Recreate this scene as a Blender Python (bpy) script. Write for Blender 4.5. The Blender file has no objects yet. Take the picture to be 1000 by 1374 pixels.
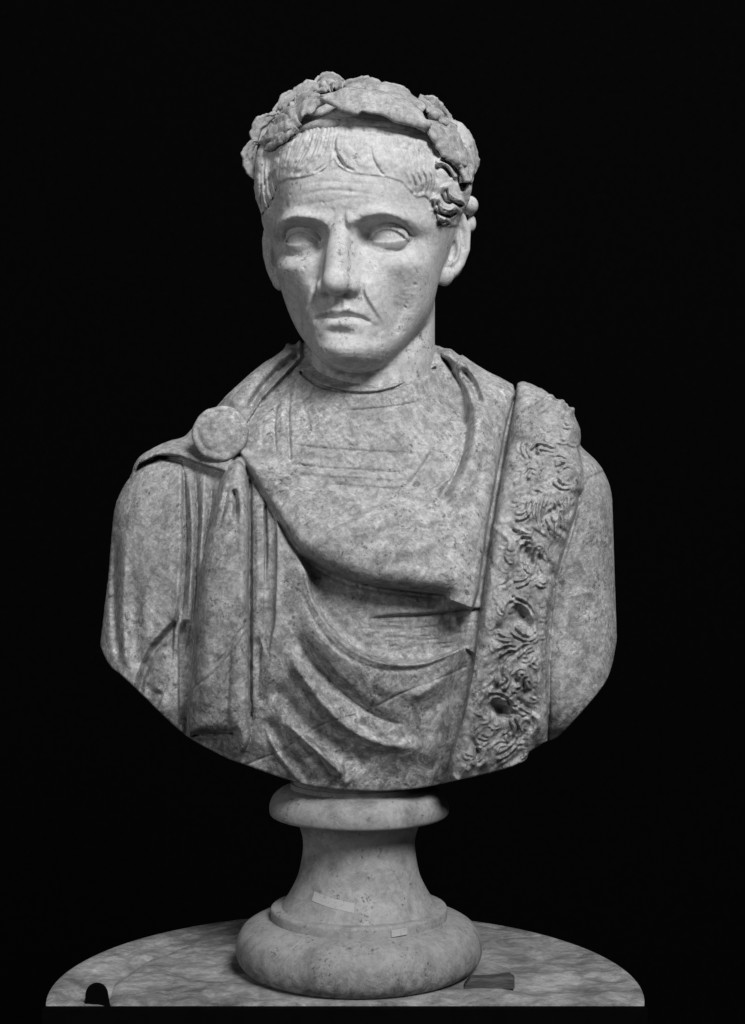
import bpy, math, random, os
import numpy as np

# ------------------------------------------------------------------ camera, light, exposure
S = 0.0006                      # metres per design unit (one design unit = one photo pixel at the bust's own depth)
CD = 2150.0                     # camera distance in design units
ZT = -608.0                     # height of the slab top in design units (0 = camera height)
scene = bpy.context.scene
col = scene.collection
random.seed(4)
rng = np.random.default_rng(7)

def W(p):                       # design units -> world metres
    return (p[0] * S, p[1] * S, (p[2] - ZT) * S)

cam = bpy.data.cameras.new('camera')
cam.sensor_fit = 'VERTICAL'
cam.angle = 2 * math.atan(687.0 / CD)
cam.clip_start = 0.05
cam.clip_end = 50
camo = bpy.data.objects.new('camera', cam)
col.objects.link(camo)
camo.location = W((0, -CD, 0))
camo.rotation_euler = (math.pi / 2, 0, 0)
scene.camera = camo

world = bpy.data.worlds.new('World')
scene.world = world
world.use_nodes = True
world.node_tree.nodes['Background'].inputs[0].default_value = (0, 0, 0, 1)
world.node_tree.nodes['Background'].inputs[1].default_value = 0.0

def area(name, loc, target, size, energy, shape='DISK'):
    l = bpy.data.lights.new(name, 'AREA')
    l.shape = shape
    l.size = size
    l.energy = energy
    o = bpy.data.objects.new(name, l)
    col.objects.link(o)
    o.location = loc
    from mathutils import Vector
    o.rotation_euler = (Vector(target) - Vector(loc)).to_track_quat('-Z', 'Y').to_euler()
    return o

TGT = (0, 0, 0.45)
area('key_light', (1.05, -2.45, 2.65), TGT, 1.35, 165)
area('fill_light', (-1.9, -2.2, 0.9), TGT, 1.6, 19)

scene.view_settings.view_transform = 'Standard'
scene.view_settings.look = 'None'
scene.view_settings.exposure = 0.0
scene.view_settings.gamma = 1.0

# ------------------------------------------------------------------ 2-D relief drawing
def sstep(a, b, x):
    t = np.clip((x - a) / (b - a), 0, 1)
    return t * t * (3 - 2 * t)

def crom(pts, n=8):
    P = np.asarray(pts, dtype=np.float64)
    if len(P) < 3:
        return P
    Q = np.vstack([2 * P[0] - P[1], P, 2 * P[-1] - P[-2]])
    out = []
    t = np.linspace(0, 1, n, endpoint=False)[:, None]
    for i in range(1, len(Q) - 2):
        a, b, c, d = Q[i - 1], Q[i], Q[i + 1], Q[i + 2]
        out.append(0.5 * ((2 * b) + (-a + c) * t + (2 * a - 5 * b + 4 * c - d) * t ** 2 + (-a + 3 * b - 3 * c + d) * t ** 3))
    out.append(P[-1:])
    return np.vstack(out)

class Img:
    def __init__(s, x0, y0, x1, y1, res=1.0):
        s.x0, s.y0, s.res = x0, y0, res
        s.w = int((x1 - x0) / res) + 1
        s.h = int((y1 - y0) / res) + 1
        s.a = np.zeros((s.h, s.w), np.float32)
        s.gx = (x0 + np.arange(s.w) * res).astype(np.float32)
        s.gy = (y0 + np.arange(s.h) * res).astype(np.float32)

    def like(s):
        o = Img.__new__(Img)
        o.__dict__.update(s.__dict__)
        o.a = np.zeros_like(s.a)
        return o

    def near(s, pts, m, smooth=True):
        P = crom(pts) if smooth else np.asarray(pts, float)
        lo, hi = P.min(0) - m, P.max(0) + m
        ix0 = max(0, int((lo[0] - s.x0) / s.res)); ix1 = min(s.w, int((hi[0] - s.x0) / s.res) + 2)
        iy0 = max(0, int((lo[1] - s.y0) / s.res)); iy1 = min(s.h, int((hi[1] - s.y0) / s.res) + 2)
        if ix1 <= ix0 or iy1 <= iy0:
            return None
        X, Y = np.meshgrid(s.gx[ix0:ix1], s.gy[iy0:iy1])
        best = np.full(X.shape, 1e9, np.float32); sgn = np.ones_like(best); tt = np.zeros_like(best)
        L = np.concatenate([[0], np.cumsum(np.hypot(*np.diff(P, axis=0).T))])
        for i in range(len(P) - 1):
            ax, ay = P[i]; bx, by = P[i + 1] - P[i]
            l2 = bx * bx + by * by + 1e-9
            dx = X - ax; dy = Y - ay
            h = np.clip((dx * bx + dy * by) / l2, 0, 1)
            d = np.hypot(dx - h * bx, dy - h * by)
            k = d < best
            best[k] = d[k]
            sgn[k] = np.sign(bx * dy - by * dx)[k]          # + : to the right of travel (y grows downwards)
            tt[k] = ((L[i] + h * (L[i + 1] - L[i])) / L[-1])[k]
        return (slice(iy0, iy1), slice(ix0, ix1)), best, sgn, tt

    def ridge(s, pts, w, A, taper=(0.0, 0.0), sharp=False, smooth=True):
        r = s.near(pts, 3 * w + 2, smooth)
        if r is None: return
        sl, d, sg, t = r
        v = np.clip(1 - d / w, 0, 1) if sharp else np.exp(-(d / w) ** 2)
        f = np.ones_like(v)
        if taper[0] > 0: f *= sstep(0, taper[0], t)
        if taper[1] > 0: f *= sstep(0, taper[1], 1 - t)
        s.a[sl] += (A * v * f).astype(np.float32)

    def step(s, pts, A, wn, wf, side=1, taper=(0.0, 0.0)):
        """raise the ground on one side of a line: sharp at the line, fading away over wf"""
        r = s.near(pts, 3 * wf + 3 * wn)
        if r is None: return
        sl, d, sg, t = r
        q = d * sg * side
        v = sstep(-wn, wn, q) * np.exp(-(np.maximum(q, 0) / wf) ** 2)
        f = np.ones_like(v)
        if taper[0] > 0: f *= sstep(0, taper[0], t)
        if taper[1] > 0: f *= sstep(0, taper[1], 1 - t)
        s.a[sl] += (A * v * f).astype(np.float32)

    def blob(s, x, y, wx, wy, A, ang=0.0):
        c, q = math.cos(ang), math.sin(ang)
        X = s.gx[None, :] - x; Y = s.gy[:, None] - y
        u = X * c + Y * q; v = -X * q + Y * c
        s.a += (A * np.exp(-(u / wx) ** 2 - (v / wy) ** 2)).astype(np.float32)

    def poly(s, pts, smooth=False):
        """signed distance to a polygon, + inside"""
        P = crom(list(pts) + [pts[0]], 5) if smooth else np.asarray(list(pts) + [pts[0]], float)
        X, Y = np.meshgrid(s.gx, s.gy)
        best = np.full(X.shape, 1e9, np.float32); ins = np.zeros(X.shape, bool)
        for i in range(len(P) - 1):
            ax, ay = P[i]; bx, by = P[i + 1] - P[i]
            l2 = bx * bx + by * by + 1e-9
            dx = X - ax; dy = Y - ay
            h = np.clip((dx * bx + dy * by) / l2, 0, 1)
            best = np.minimum(best, np.hypot(dx - h * bx, dy - h * by))
            if abs(by) > 1e-9:
                c = ((Y >= ay) != (Y >= ay + by)) & (X < ax + (Y - ay) * bx / by)
                ins ^= c
        return np.where(ins, best, -best).astype(np.float32)

    def blur(s, sig):
        s.a = blur(s.a, sig / s.res)

    def sample(s, u, v, arr=None):
        a = s.a if arr is None else arr
        fx = np.clip((u - s.x0) / s.res, 0, s.w - 1.001); fy = np.clip((v - s.y0) / s.res, 0, s.h - 1.001)
        i = fx.astype(np.int32); j = fy.astype(np.int32)
        fx = (fx - i).astype(np.float32); fy = (fy - j).astype(np.float32)
        b = a.ravel(); k = j * s.w + i
        return (b[k] * (1 - fx) + b[k + 1] * fx) * (1 - fy) + (b[k + s.w] * (1 - fx) + b[k + s.w + 1] * fx) * fy

def blur(a, sig):
    r = int(3 * sig) + 1
    k = np.exp(-0.5 * (np.arange(-r, r + 1) / sig) ** 2); k /= k.sum()
    for ax in (0, 1):
        p = np.pad(a, [(r, r) if q == ax else (0, 0) for q in (0, 1)], mode='edge')
        o = np.zeros_like(a)
        for i, w in enumerate(k):
            o += w * (p[i:i + a.shape[0], :] if ax == 0 else p[:, i:i + a.shape[1]])
        a = o
    return a.astype(np.float32)

def noise2(shape, sig, seed):
    r = np.random.default_rng(seed)
    q = max(1, int(sig / 3))
    n = r.normal(size=(shape[0] // q + 2, shape[1] // q + 2)).astype(np.float32)
    n = blur(n, sig / q)
    n /= n.std()
    n = np.repeat(np.repeat(n, q, 0), q, 1)[:shape[0], :shape[1]]
    return blur(n, q * 0.6) if q > 1 else n

# ------------------------------------------------------------------ solid modelling: fields and surface extraction
def smin(a, b, k):
    h = np.clip(0.5 + 0.5 * (b - a) / k, 0, 1)
    return b + (a - b) * h - k * h * (1 - h)

def smax(a, b, k):
    return -smin(-a, -b, k)

def ellips(P, c, r):
    q = [(P[i] - c[i]) / r[i] for i in range(3)]
    k0 = np.sqrt(q[0] ** 2 + q[1] ** 2 + q[2] ** 2)
    k1 = np.sqrt((q[0] / r[0]) ** 2 + (q[1] / r[1]) ** 2 + (q[2] / r[2]) ** 2) + 1e-9
    return (k0 * (k0 - 1) / k1).astype(np.float32)

def capsule(P, a, b, ra, rb, sy=1.0):
    a = np.asarray(a, float); b = np.asarray(b, float); ba = b - a
    d = [P[i] - a[i] for i in range(3)]
    h = np.clip((d[0] * ba[0] + d[1] * ba[1] + d[2] * ba[2]) / (ba @ ba), 0, 1)
    q = [d[i] - h * ba[i] for i in range(3)]
    return (np.sqrt(q[0] ** 2 + (q[1] / sy) ** 2 + q[2] ** 2) - (ra + (rb - ra) * h)).astype(np.float32)

def tube(P, pts):
    """chain of capsules, pts = (x, y, z, r)"""
    f = None
    for p, q in zip(pts[:-1], pts[1:]):
        c = capsule(P, p[:3], q[:3], p[3], q[3])
        f = c if f is None else np.minimum(f, c)
    return f

def upsample(F, n, k):
    for ax in range(3):
        m = n[ax]
        x = np.arange(m) / k
        i = np.minimum(x.astype(int), F.shape[ax] - 2)
        t = (x - i).astype(np.float32)
        sh = [1, 1, 1]; sh[ax] = m; t = t.reshape(sh)
        F = np.take(F, i, ax) * (1 - t) + np.take(F, i + 1, ax) * t
    return F

def surface_nets(F, o, h):
    n = F.shape
    ins = F < 0
    cnt = np.zeros((n[0] - 1, n[1] - 1, n[2] - 1), np.int8)
    for a in (0, 1):
        for b in (0, 1):
            for c in (0, 1):
                cnt += ins[a:n[0] - 1 + a, b:n[1] - 1 + b, c:n[2] - 1 + c]
    act = (cnt > 0) & (cnt < 8)
    I = np.argwhere(act).astype(np.int32)
    ids = np.full(act.shape, -1, np.int32)
    ids[act] = np.arange(len(I), dtype=np.int32)
    V = np.zeros((len(I), 3), np.float64); C = np.zeros(len(I))
    corner = {}
    for a in (0, 1):
        for b in (0, 1):
            for c in (0, 1):
                corner[a, b, c] = F[I[:, 0] + a, I[:, 1] + b, I[:, 2] + c].astype(np.float64)
    for ax in range(3):
        for u in (0, 1):
            for v in (0, 1):
                k0 = [0, 0, 0]; oth = [q for q in range(3) if q != ax]
                k0[oth[0]] = u; k0[oth[1]] = v
                k1 = list(k0); k1[ax] = 1
                f0 = corner[tuple(k0)]; f1 = corner[tuple(k1)]
                m = (f0 < 0) != (f1 < 0)
                t = f0[m] / (f0[m] - f1[m])
                p = np.tile(np.array(k0, float), (m.sum(), 1)); p[:, ax] = t
                V[m] += p; C[m] += 1
    V = V / C[:, None] + I
    quads = []
    for ax in range(3):
        sl0 = [slice(None)] * 3; sl1 = [slice(None)] * 3
        sl0[ax] = slice(0, n[ax] - 1); sl1[ax] = slice(1, n[ax])
        e = ins[tuple(sl0)] != ins[tuple(sl1)]
        E = np.argwhere(e)
        oth = [(1, 2), (2, 0), (0, 1)][ax]
        ok = np.ones(len(E), bool)
        for q in oth:
            ok &= (E[:, q] > 0) & (E[:, q] < n[q] - 1)
        E = E[ok]
        flip = ins[E[:, 0], E[:, 1], E[:, 2]]
        def cid(du, dv):
            G = E.copy(); G[:, oth[0]] -= du; G[:, oth[1]] -= dv
            return ids[G[:, 0], G[:, 1], G[:, 2]]
        q4 = np.stack([cid(1, 1), cid(0, 1), cid(0, 0), cid(1, 0)], 1)
        q4[~flip] = q4[~flip][:, ::-1]
        quads.append(q4)
    Q = np.vstack(quads)
    return V * h + np.asarray(o, float), Q

def vnormals(V, Q):
    n = np.cross(V[Q[:, 2]] - V[Q[:, 0]], V[Q[:, 3]] - V[Q[:, 1]])
    out = np.zeros_like(V)
    for k in range(4):
        for c in range(3):
            out[:, c] += np.bincount(Q[:, k], n[:, c], len(V))
    return out / (np.linalg.norm(out, axis=1, keepdims=True) + 1e-12), n

# ------------------------------------------------------------------ objects
BX, BY = -18.0, 0.0             # socle axis
def to_bust(V):                 # design units -> local metres of the bust (origin on the slab under the socle)
    return np.stack([(V[:, 0] - BX) * S, (V[:, 1] - BY) * S, (V[:, 2] - ZT) * S], 1)

def link(name, me, mat, parent=None):
    o = bpy.data.objects.new(name, me)
    col.objects.link(o)
    if mat is not None and not me.materials:
        me.materials.append(mat)
    if parent is not None:
        o.parent = parent
    return o

def quadmesh(name, V, Q, mat, parent=None, smooth=True, normals=None):
    me = bpy.data.meshes.new(name)
    nv, nq = len(V), len(Q)
    k = Q.shape[1]
    me.vertices.add(nv); me.vertices.foreach_set('co', np.asarray(V, np.float32).ravel())
    me.loops.add(nq * k); me.loops.foreach_set('vertex_index', np.asarray(Q, np.int32).ravel())
    me.polygons.add(nq)
    me.polygons.foreach_set('loop_start', np.arange(0, nq * k, k, dtype=np.int32))
    me.polygons.foreach_set('loop_total', np.full(nq, k, np.int32))
    me.polygons.foreach_set('use_smooth', np.full(nq, smooth, bool))
    me.update(calc_edges=True)
    me.validate()
    if normals is not None:
        me.normals_split_custom_set_from_vertices(np.asarray(normals, np.float32))
    return link(name, me, mat, parent)

def pymesh(name, V, F, mat, parent=None, smooth=True):
    me = bpy.data.meshes.new(name)
    me.from_pydata([tuple(v) for v in V], [], F)
    for p in me.polygons: p.use_smooth = smooth
    me.update()
    return link(name, me, mat, parent)

def empty(name, loc, label, cat, group=None):
    o = bpy.data.objects.new(name, None)
    col.objects.link(o)
    o.location = loc
    o.empty_display_size = 0.05
    tag(o, label, cat, group)
    return o

def tag(o, label=None, cat=None, group=None, kind=None):
    if label: o['label'] = label
    if cat: o['category'] = cat
    if group: o['group'] = group
    if kind: o['kind'] = kind
    return o

# ------------------------------------------------------------------ materials (black-and-white plate: everything is grey)
def g(v): return (v, v, v, 1)

class NT:
    def __init__(s, name):
        s.m = bpy.data.materials.new(name); s.m.use_nodes = True
        s.t = s.m.node_tree; s.n = s.t.nodes; s.l = s.t.links
        s.b = s.n['Principled BSDF']
        s.tc = s.n.new('ShaderNodeTexCoord')
    def add(s, typ, ins=None, **kw):
        n = s.n.new(typ)
        for k, v in kw.items(): setattr(n, k, v)
        for k, v in (ins or {}).items():
            if hasattr(v, 'is_output'): s.l.new(v, n.inputs[k])
            else: n.inputs[k].default_value = v
        return n
    def noise(s, scale, detail=4, rough=0.55, dist=0.0, vec=None):
        return s.add('ShaderNodeTexNoise', {'Vector': vec or s.tc.outputs['Object'], 'Scale': scale, 'Detail': detail, 'Roughness': rough, 'Distortion': dist}).outputs[0]
    def ramp(s, f, stops):
        n = s.add('ShaderNodeValToRGB', {'Fac': f})
        e = n.color_ramp.elements
        while len(e) < len(stops): e.new(0.5)
        for q, (p, v) in zip(e, stops): q.position = p; q.color = g(v)
        return n.outputs[0]
    def math(s, op, a, b=None, clamp=False):
        n = s.n.new('ShaderNodeMath'); n.operation = op; n.use_clamp = clamp
        for k, v in ((0, a), (1, b)):
            if v is None: continue
            if hasattr(v, 'is_output'): s.l.new(v, n.inputs[k])
            else: n.inputs[k].default_value = v
        return n.outputs[0]
    def bump(s, hgt, strength, dist, prev=None):
        n = s.add('ShaderNodeBump', {'Height': hgt, 'Strength': strength, 'Distance': dist})
        if prev is not None: s.l.new(prev, n.inputs['Normal'])
        return n.outputs[0]
    def done(s, colr, rough, normal=None, spec=0.3):
        s.l.new(colr, s.b.inputs['Base Color'])
        if hasattr(rough, 'is_output'): s.l.new(rough, s.b.inputs['Roughness'])
        else: s.b.inputs['Roughness'].default_value = rough
        s.b.inputs['Specular IOR Level'].default_value = spec
        if normal is not None: s.l.new(normal, s.b.inputs['Normal'])
        return s.m

def marble(name, base, mott, stain, spots, seed=0.0, patch=0.2, fine=1.0, neck=False, foot=False, scratch=0.0, low=False):
    """weathered marble: broad mottling, cloudy stains, pale patches, dark specks, fine grain"""
    t = NT(name)
    mp = t.add('ShaderNodeMapping', {'Vector': t.tc.outputs['Object'], 'Location': (seed, seed * 1.7, seed * 0.6)}).outputs[0]
    broad = t.ramp(t.noise(9, 5, 0.6, 0.3, mp), [(0.3, 1 - mott), (0.7, 1.0)])
    cloud = t.ramp(t.noise(55, 8, 0.7, 0.6, mp), [(0.34, 1 - stain), (0.54, 1.0)])
    pat = t.ramp(t.noise(125, 9, 0.72, 0.9, mp), [(0.40, 1 - 1.2 * patch), (0.49, 1 - 0.5 * patch), (0.58, 1.0)])
    mid = t.ramp(t.noise(260, 5, 0.7, 0.2, mp), [(0.34, 1 - 1.1 * patch), (0.6, 1.0)])
    sm = t.math('MULTIPLY', t.noise(48, 6, 0.75, 0.4, mp), t.noise(300, 4, 0.75, 0, mp))
    speck = t.ramp(sm, [(0.315, 1.0), (0.37, 1 - spots)])
    grain = t.ramp(t.noise(1100, 2, 0.7, 0, mp), [(0.3, 1 - 0.2 * fine), (0.7, 1.0)])
    v = broad
    for q in (cloud, pat, mid, speck, grain): v = t.math('MULTIPLY', v, q)
    if scratch:                               # rasp marks in two directions, in patches
        for k_, (an, sd_) in enumerate(((0.7, 3.0), (-0.95, 7.0), (0.15, 12.0))):
            m1 = t.add('ShaderNodeMapping', {'Vector': t.tc.outputs['Object'], 'Location': (sd_, 0, sd_), 'Rotation': (0, an, 0)}).outputs[0]
            m2 = t.add('ShaderNodeMapping', {'Vector': m1, 'Scale': (0.10, 1.0, 1.0)}).outputs[0]
            ln = t.ramp(t.noise(420, 3, 0.6, 0.15, m2), [(0.52, 0.0), (0.62, 1.0)])
            msk = t.ramp(t.noise(16, 3, 0.6, 0.5, t.add('ShaderNodeMapping', {'Vector': t.tc.outputs['Object'], 'Location': (sd_ * 2, sd_, 0)}).outputs[0]), [(0.45, 0.0), (0.6, scratch)])
            v = t.math('MULTIPLY', v, t.math('ADD', 1.0 - 0.25 * scratch, t.math('MULTIPLY', ln, msk)))
    v = t.math('MULTIPLY', v, base)
    if neck:                                  # lichen and dirt blotches that cling to the neck
        sep = t.add('ShaderNodeSeparateXYZ', {'Vector': t.tc.outputs['Object']}).outputs[2]
        hi = t.add('ShaderNodeMapRange', {'Value': sep, 'From Min': 0.452, 'From Max': 0.492, 'To Min': 1.0, 'To Max': 0.0}).outputs[0]
        bl = t.ramp(t.noise(95, 6, 0.7, 0.3, mp), [(0.45, 0.0), (0.6, 0.62)])
        v = t.math('MULTIPLY', v, t.math('SUBTRACT', 1.0, t.math('MULTIPLY', hi, bl)))
    if low:                                   # damp stains and lichen creeping up from the lower edge
        sep = t.add('ShaderNodeSeparateXYZ', {'Vector': t.tc.outputs['Object']}).outputs[2]
        hi = t.add('ShaderNodeMapRange', {'Value': sep, 'From Min': 0.16, 'From Max': 0.36, 'To Min': 1.0, 'To Max': 0.12}).outputs[0]
        bl = t.ramp(t.noise(70, 9, 0.74, 0.7, mp), [(0.44, 0.0), (0.56, 0.58)])
        v = t.math('MULTIPLY', v, t.math('SUBTRACT', 1.0, t.math('MULTIPLY', hi, bl)))
    if foot:                                  # worn, dirty foot and a large stain on the stem
        sep = t.add('ShaderNodeSeparateXYZ', {'Vector': t.tc.outputs['Object']}).outputs[2]
        hi = t.add('ShaderNodeMapRange', {'Value': sep, 'From Min': 0.004, 'From Max': 0.03, 'To Min': 0.85, 'To Max': 0.0}).outputs[0]
        bl = t.ramp(t.noise(130, 7, 0.75, 0.4, mp), [(0.42, 0.0), (0.58, 0.75)])
        v = t.math('MULTIPLY', v, t.math('SUBTRACT', 1.0, t.math('MULTIPLY', hi, bl)))
        bl = t.ramp(t.noise(22, 8, 0.72, 0.6, mp), [(0.5, 0.0), (0.66, 0.42)])
        v = t.math('MULTIPLY', v, t.math('SUBTRACT', 1.0, bl))
    b = t.bump(t.noise(520, 4, 0.65, 0, mp), 0.45 * fine, 0.0006)
    b = t.bump(t.noise(120, 5, 0.6, 0, mp), 0.2 * fine, 0.0012, b)
    return t.done(v, t.ramp(t.noise(50, 3, 0.5, 0, mp), [(0.3, 0.6), (0.7, 0.8)]), b, 0.25)

M_HEAD = marble('marble_face', 0.66, 0.16, 0.15, 0.55, 1.0, 0.15, 1.0, True)
M_BODY = marble('marble_drapery', 0.68, 0.24, 0.36, 0.6, 3.0, 0.30, 1.5, False, False, 0.28, True)
M_LEAF = marble('marble_leaves', 0.58, 0.18, 0.28, 0.5, 5.0, 0.28, 1.2)
M_SOCLE = marble('marble_socle', 0.365, 0.18, 0.18, 0.6, 8.0, 0.14, 0.9, False, True)
# ------------------------------------------------------------------ the bust
bust = empty('portrait_bust', W((BX, BY, ZT)), 'weathered marble bust of a laurel-wreathed man in draped cloak on round socle', 'bust')

YAW = math.radians(-12)
HP = np.array([-15.0, 0.0, 352.0])           # head pivot, eye level
cY, sY = math.cos(YAW), math.sin(YAW)
def h2w(x, y, z):
    return x * cY - y * sY + HP[0], x * sY + y * cY + HP[1], z + HP[2]
def w2h(X, Y, Z):
    X = X - HP[0]; Y = Y - HP[1]
    return X * cY + Y * sY, -X * sY + Y * cY, Z - HP[2]
def proj(X, Y, Z):
    k = CD / (CD + Y)
    return 500 + X * k, 687 - Z * k

def interp(z, zs, vs):
    return np.interp(z, zs, vs).astype(np.float32)

def smooth_table(zs, vs):
    """monotone sampling of a smoothed profile"""
    P = crom(np.stack([zs, vs], 1), 10)
    return P[:, 0], P[:, 1]

LZ = [-172, -168, -160, -148, -132, -115, -95, -70, -40, -10, 20, 50, 80, 110]
T_A = smooth_table(LZ, [10, 25, 39, 52, 66, 79, 90, 99, 106, 111, 114, 115, 114, 108])
T_F = smooth_table(LZ, [-90, -105, -119, -128, -130, -127, -127, -126, -123, -121, -127, -129, -126, -116])
T_C = smooth_table(LZ, [-75, -70, -62, -52, -42, -36, -32, -26, -18, -10, -6, -4, -2, 0])
T_X = smooth_table(LZ, [7, 7, 7, 6, 5, 4, 4, 3, 1, 0, 0, 0, 0, 0])

def head_base(P):
    x, y, z = P
    zc = np.clip(z, -172, 110)
    a = interp(zc, *T_A); yf = interp(zc, *T_F); c = interp(zc, *T_C); cx = interp(zc, *T_X)
    dy = y - c
    b = np.where(dy < 0, c - yf, 95.0)
    p = 2.25
    q = (np.abs((x - cx) / a) ** p + np.abs(dy / b) ** p + 1e-9) ** (1 / p)
    f = ((q - 1) * np.minimum(a, b)).astype(np.float32)
    f = np.maximum(f, np.maximum(-172 - z, z - 110)).astype(np.float32)
    cr = ellips(P, (0, 18, 68), (128, 148, 136))
    f = smin(f, cr, 26)
    # neck (in head frame: below, slightly back)
    nk = capsule(P, (12, 22, -60), (8, 20, -260), 83, 87)
    f = smin(f, nk, 7)
    return f

def lid(P, e, r, curve, upper):
    x, y, z = P
    s = np.sqrt((x - e[0]) ** 2 + (y - e[1]) ** 2 + (z - e[2]) ** 2) - r
    zc = np.interp(x, curve[0], curve[1])
    return np.maximum(s, (zc - z) if upper else (z - zc)).astype(np.float32)

def face_relief():
    """relief of the face in its own frame: u = x, v = -z"""
    D = Img(-150, -230, 150, 200, 0.75)
    for s in (-1, 1):
        D.blob(s * 56, 2, 34, 20, -17)                                 # eye socket
        D.blob(s * 36, 2, 15, 15, -7)                                  # inner corner
        brow = [(s * 8, -6), (s * 20, -10), (s * 40, -17), (s * 64, -20), (s * 86, -13), (s * 97, 2)]
        D.ridge(brow, 11, 14.5, (0.08, 0.35))
        for q_ in range(9):                                            # brow hairs
            t_ = q_ / 8; bx = 14 + 62 * t_; by = np.interp(bx, [7, 20, 40, 64, 86], [-9, -12, -18, -21, -14])
            D.ridge([(s * bx, by + 3), (s * (bx + 9), by - 3 + 2 * t_)], 2.2, 1.0, (0.3, 0.4), smooth=False)
        D.step(brow, 4.0, 4.0, 16, side=-s, taper=(0.1, 0.35))
        D.ridge([(s * 30, -4), (s * 42, -11), (s * 58, -13.5), (s * 76, -9), (s * 90, 3)], 2.2, -3.2, (0.2, 0.25)); D.ridge([(s * 58, -17.5), (s * 78, -13.5), (s * 93, -1)], 4, 2.5, (0.3, 0.3))   # lid crease
        bag = [(s * 28, 8), (s * 38, 19), (s * 55, 24), (s * 72, 20), (s * 82, 9)]
        D.ridge(bag, 3.5, -2.6, (0.2, 0.3))
        D.ridge([(s * 34, 14), (s * 56, 19), (s * 74, 14)], 6, 2.4, (0.3, 0.3))
        D.ridge([(s * 21, 8), (s * 30, 24), (s * 46, 34), (s * 62, 38)], 4, -1.8, (0.2, 0.5))
        D.blob(s * 76, 36, 26, 17, 9)                                  # cheekbone
        D.blob(s * 67, 94, 21, 32, -15)
        D.ridge([(s * 62, 76), (s * 66, 100), (s * 62, 128)], 5, -2.0, (0.3, 0.4))                                 # hollow cheek
        D.blob(s * 40, 60, 18, 24, 3)
        nl = [(s * 24, 60), (s * 31, 76), (s * 42, 96), (s * 50, 113), (s * 53, 128)]
        D.step(nl, 6.5, 4.0, 20, side=-s, taper=(0.15, 0.5))
        D.ridge(nl, 3.0, -1.3, (0.1, 0.5))
        D.ridge([(s * 40, 112), (s * 46, 126), (s * 44, 142)], 7, -3.0, (0.2, 0.4))    # mouth corner droop
        D.blob(s * 96, -48, 22, 30, -7)                                # temple
        D.blob(s * 34, -50, 34, 22, 3)                                 # frontal eminence
        D.ridge([(s * 9, -34), (s * 7, -24), (s * 10, -14)], 3.0, -1.6, (0.3, 0.3))    # frown
    for s in (-1, 1):
        D.blob(s * 50, -8, 30, 8, -8)
        D.blob(s * 30, -3, 13, 13, -9)
    D.blob(3, 98, 42, 32, 9)                                           # muzzle
    D.blob(4, 115, 26, 8, 4.0)                                         # lower lip
    D.ridge([(-30, 102), (-16, 100), (-5, 97.5), (4, 99), (12, 97.5), (22, 100), (36, 104)], 3.5, 2.0, (0.3, 0.3))
    mouth = [(-37, 109), (-26, 105.5), (-14, 105), (-3, 107), (6, 105.5), (18, 106), (30, 108.5), (43, 116)]
    D.ridge(mouth, 2.6, -5.0, (0.1, 0.15))
    D.ridge(mouth, 8, -1.5, (0.15, 0.15))
    D.ridge([(-22, 125), (-8, 124), (6, 125), (22, 129)], 5.0, -3.6, (0.35, 0.35))
    D.blob(6, 132, 36, 10, -3)
    D.blob(6, 149, 33, 19, 8)                                        # chin
    D.blob(6, 160, 24, 10, 2.0)
    D.ridge([(1, 84), (1, 97)], 4.5, -3.0, (0.1, 0.2), smooth=False)   # philtrum
    D.ridge([(-6, 84), (-7, 98)], 3.5, 1.6, smooth=False); D.ridge([(8, 84), (9, 98)], 3.5, 1.6, smooth=False)
    for v, A in ((-51, -1.2), (-63, -0.7), (-41, -0.7)):
        pts = [(x, v + 2.5 * math.sin(x * 0.05 + v) + 0.0006 * x * x) for x in range(-62, 63, 12)]
        D.ridge(pts, 2.4, A, (0.3, 0.3))
    D.a += 0.7 * noise2(D.a.shape, 22, 5) + 0.2 * noise2(D.a.shape, 5, 6) + 0.1 * noise2(D.a.shape, 1.6, 8)
    for i in range(60):                                                # pits and nicks
        x_, y_ = rng.uniform(-100, 100), rng.uniform(-60, 165)
        D.blob(x_, y_, rng.uniform(0.9, 2.2), rng.uniform(0.9, 2.6), -rng.uniform(0.6, 2.0), rng.uniform(0, 3))
    return D

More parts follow.
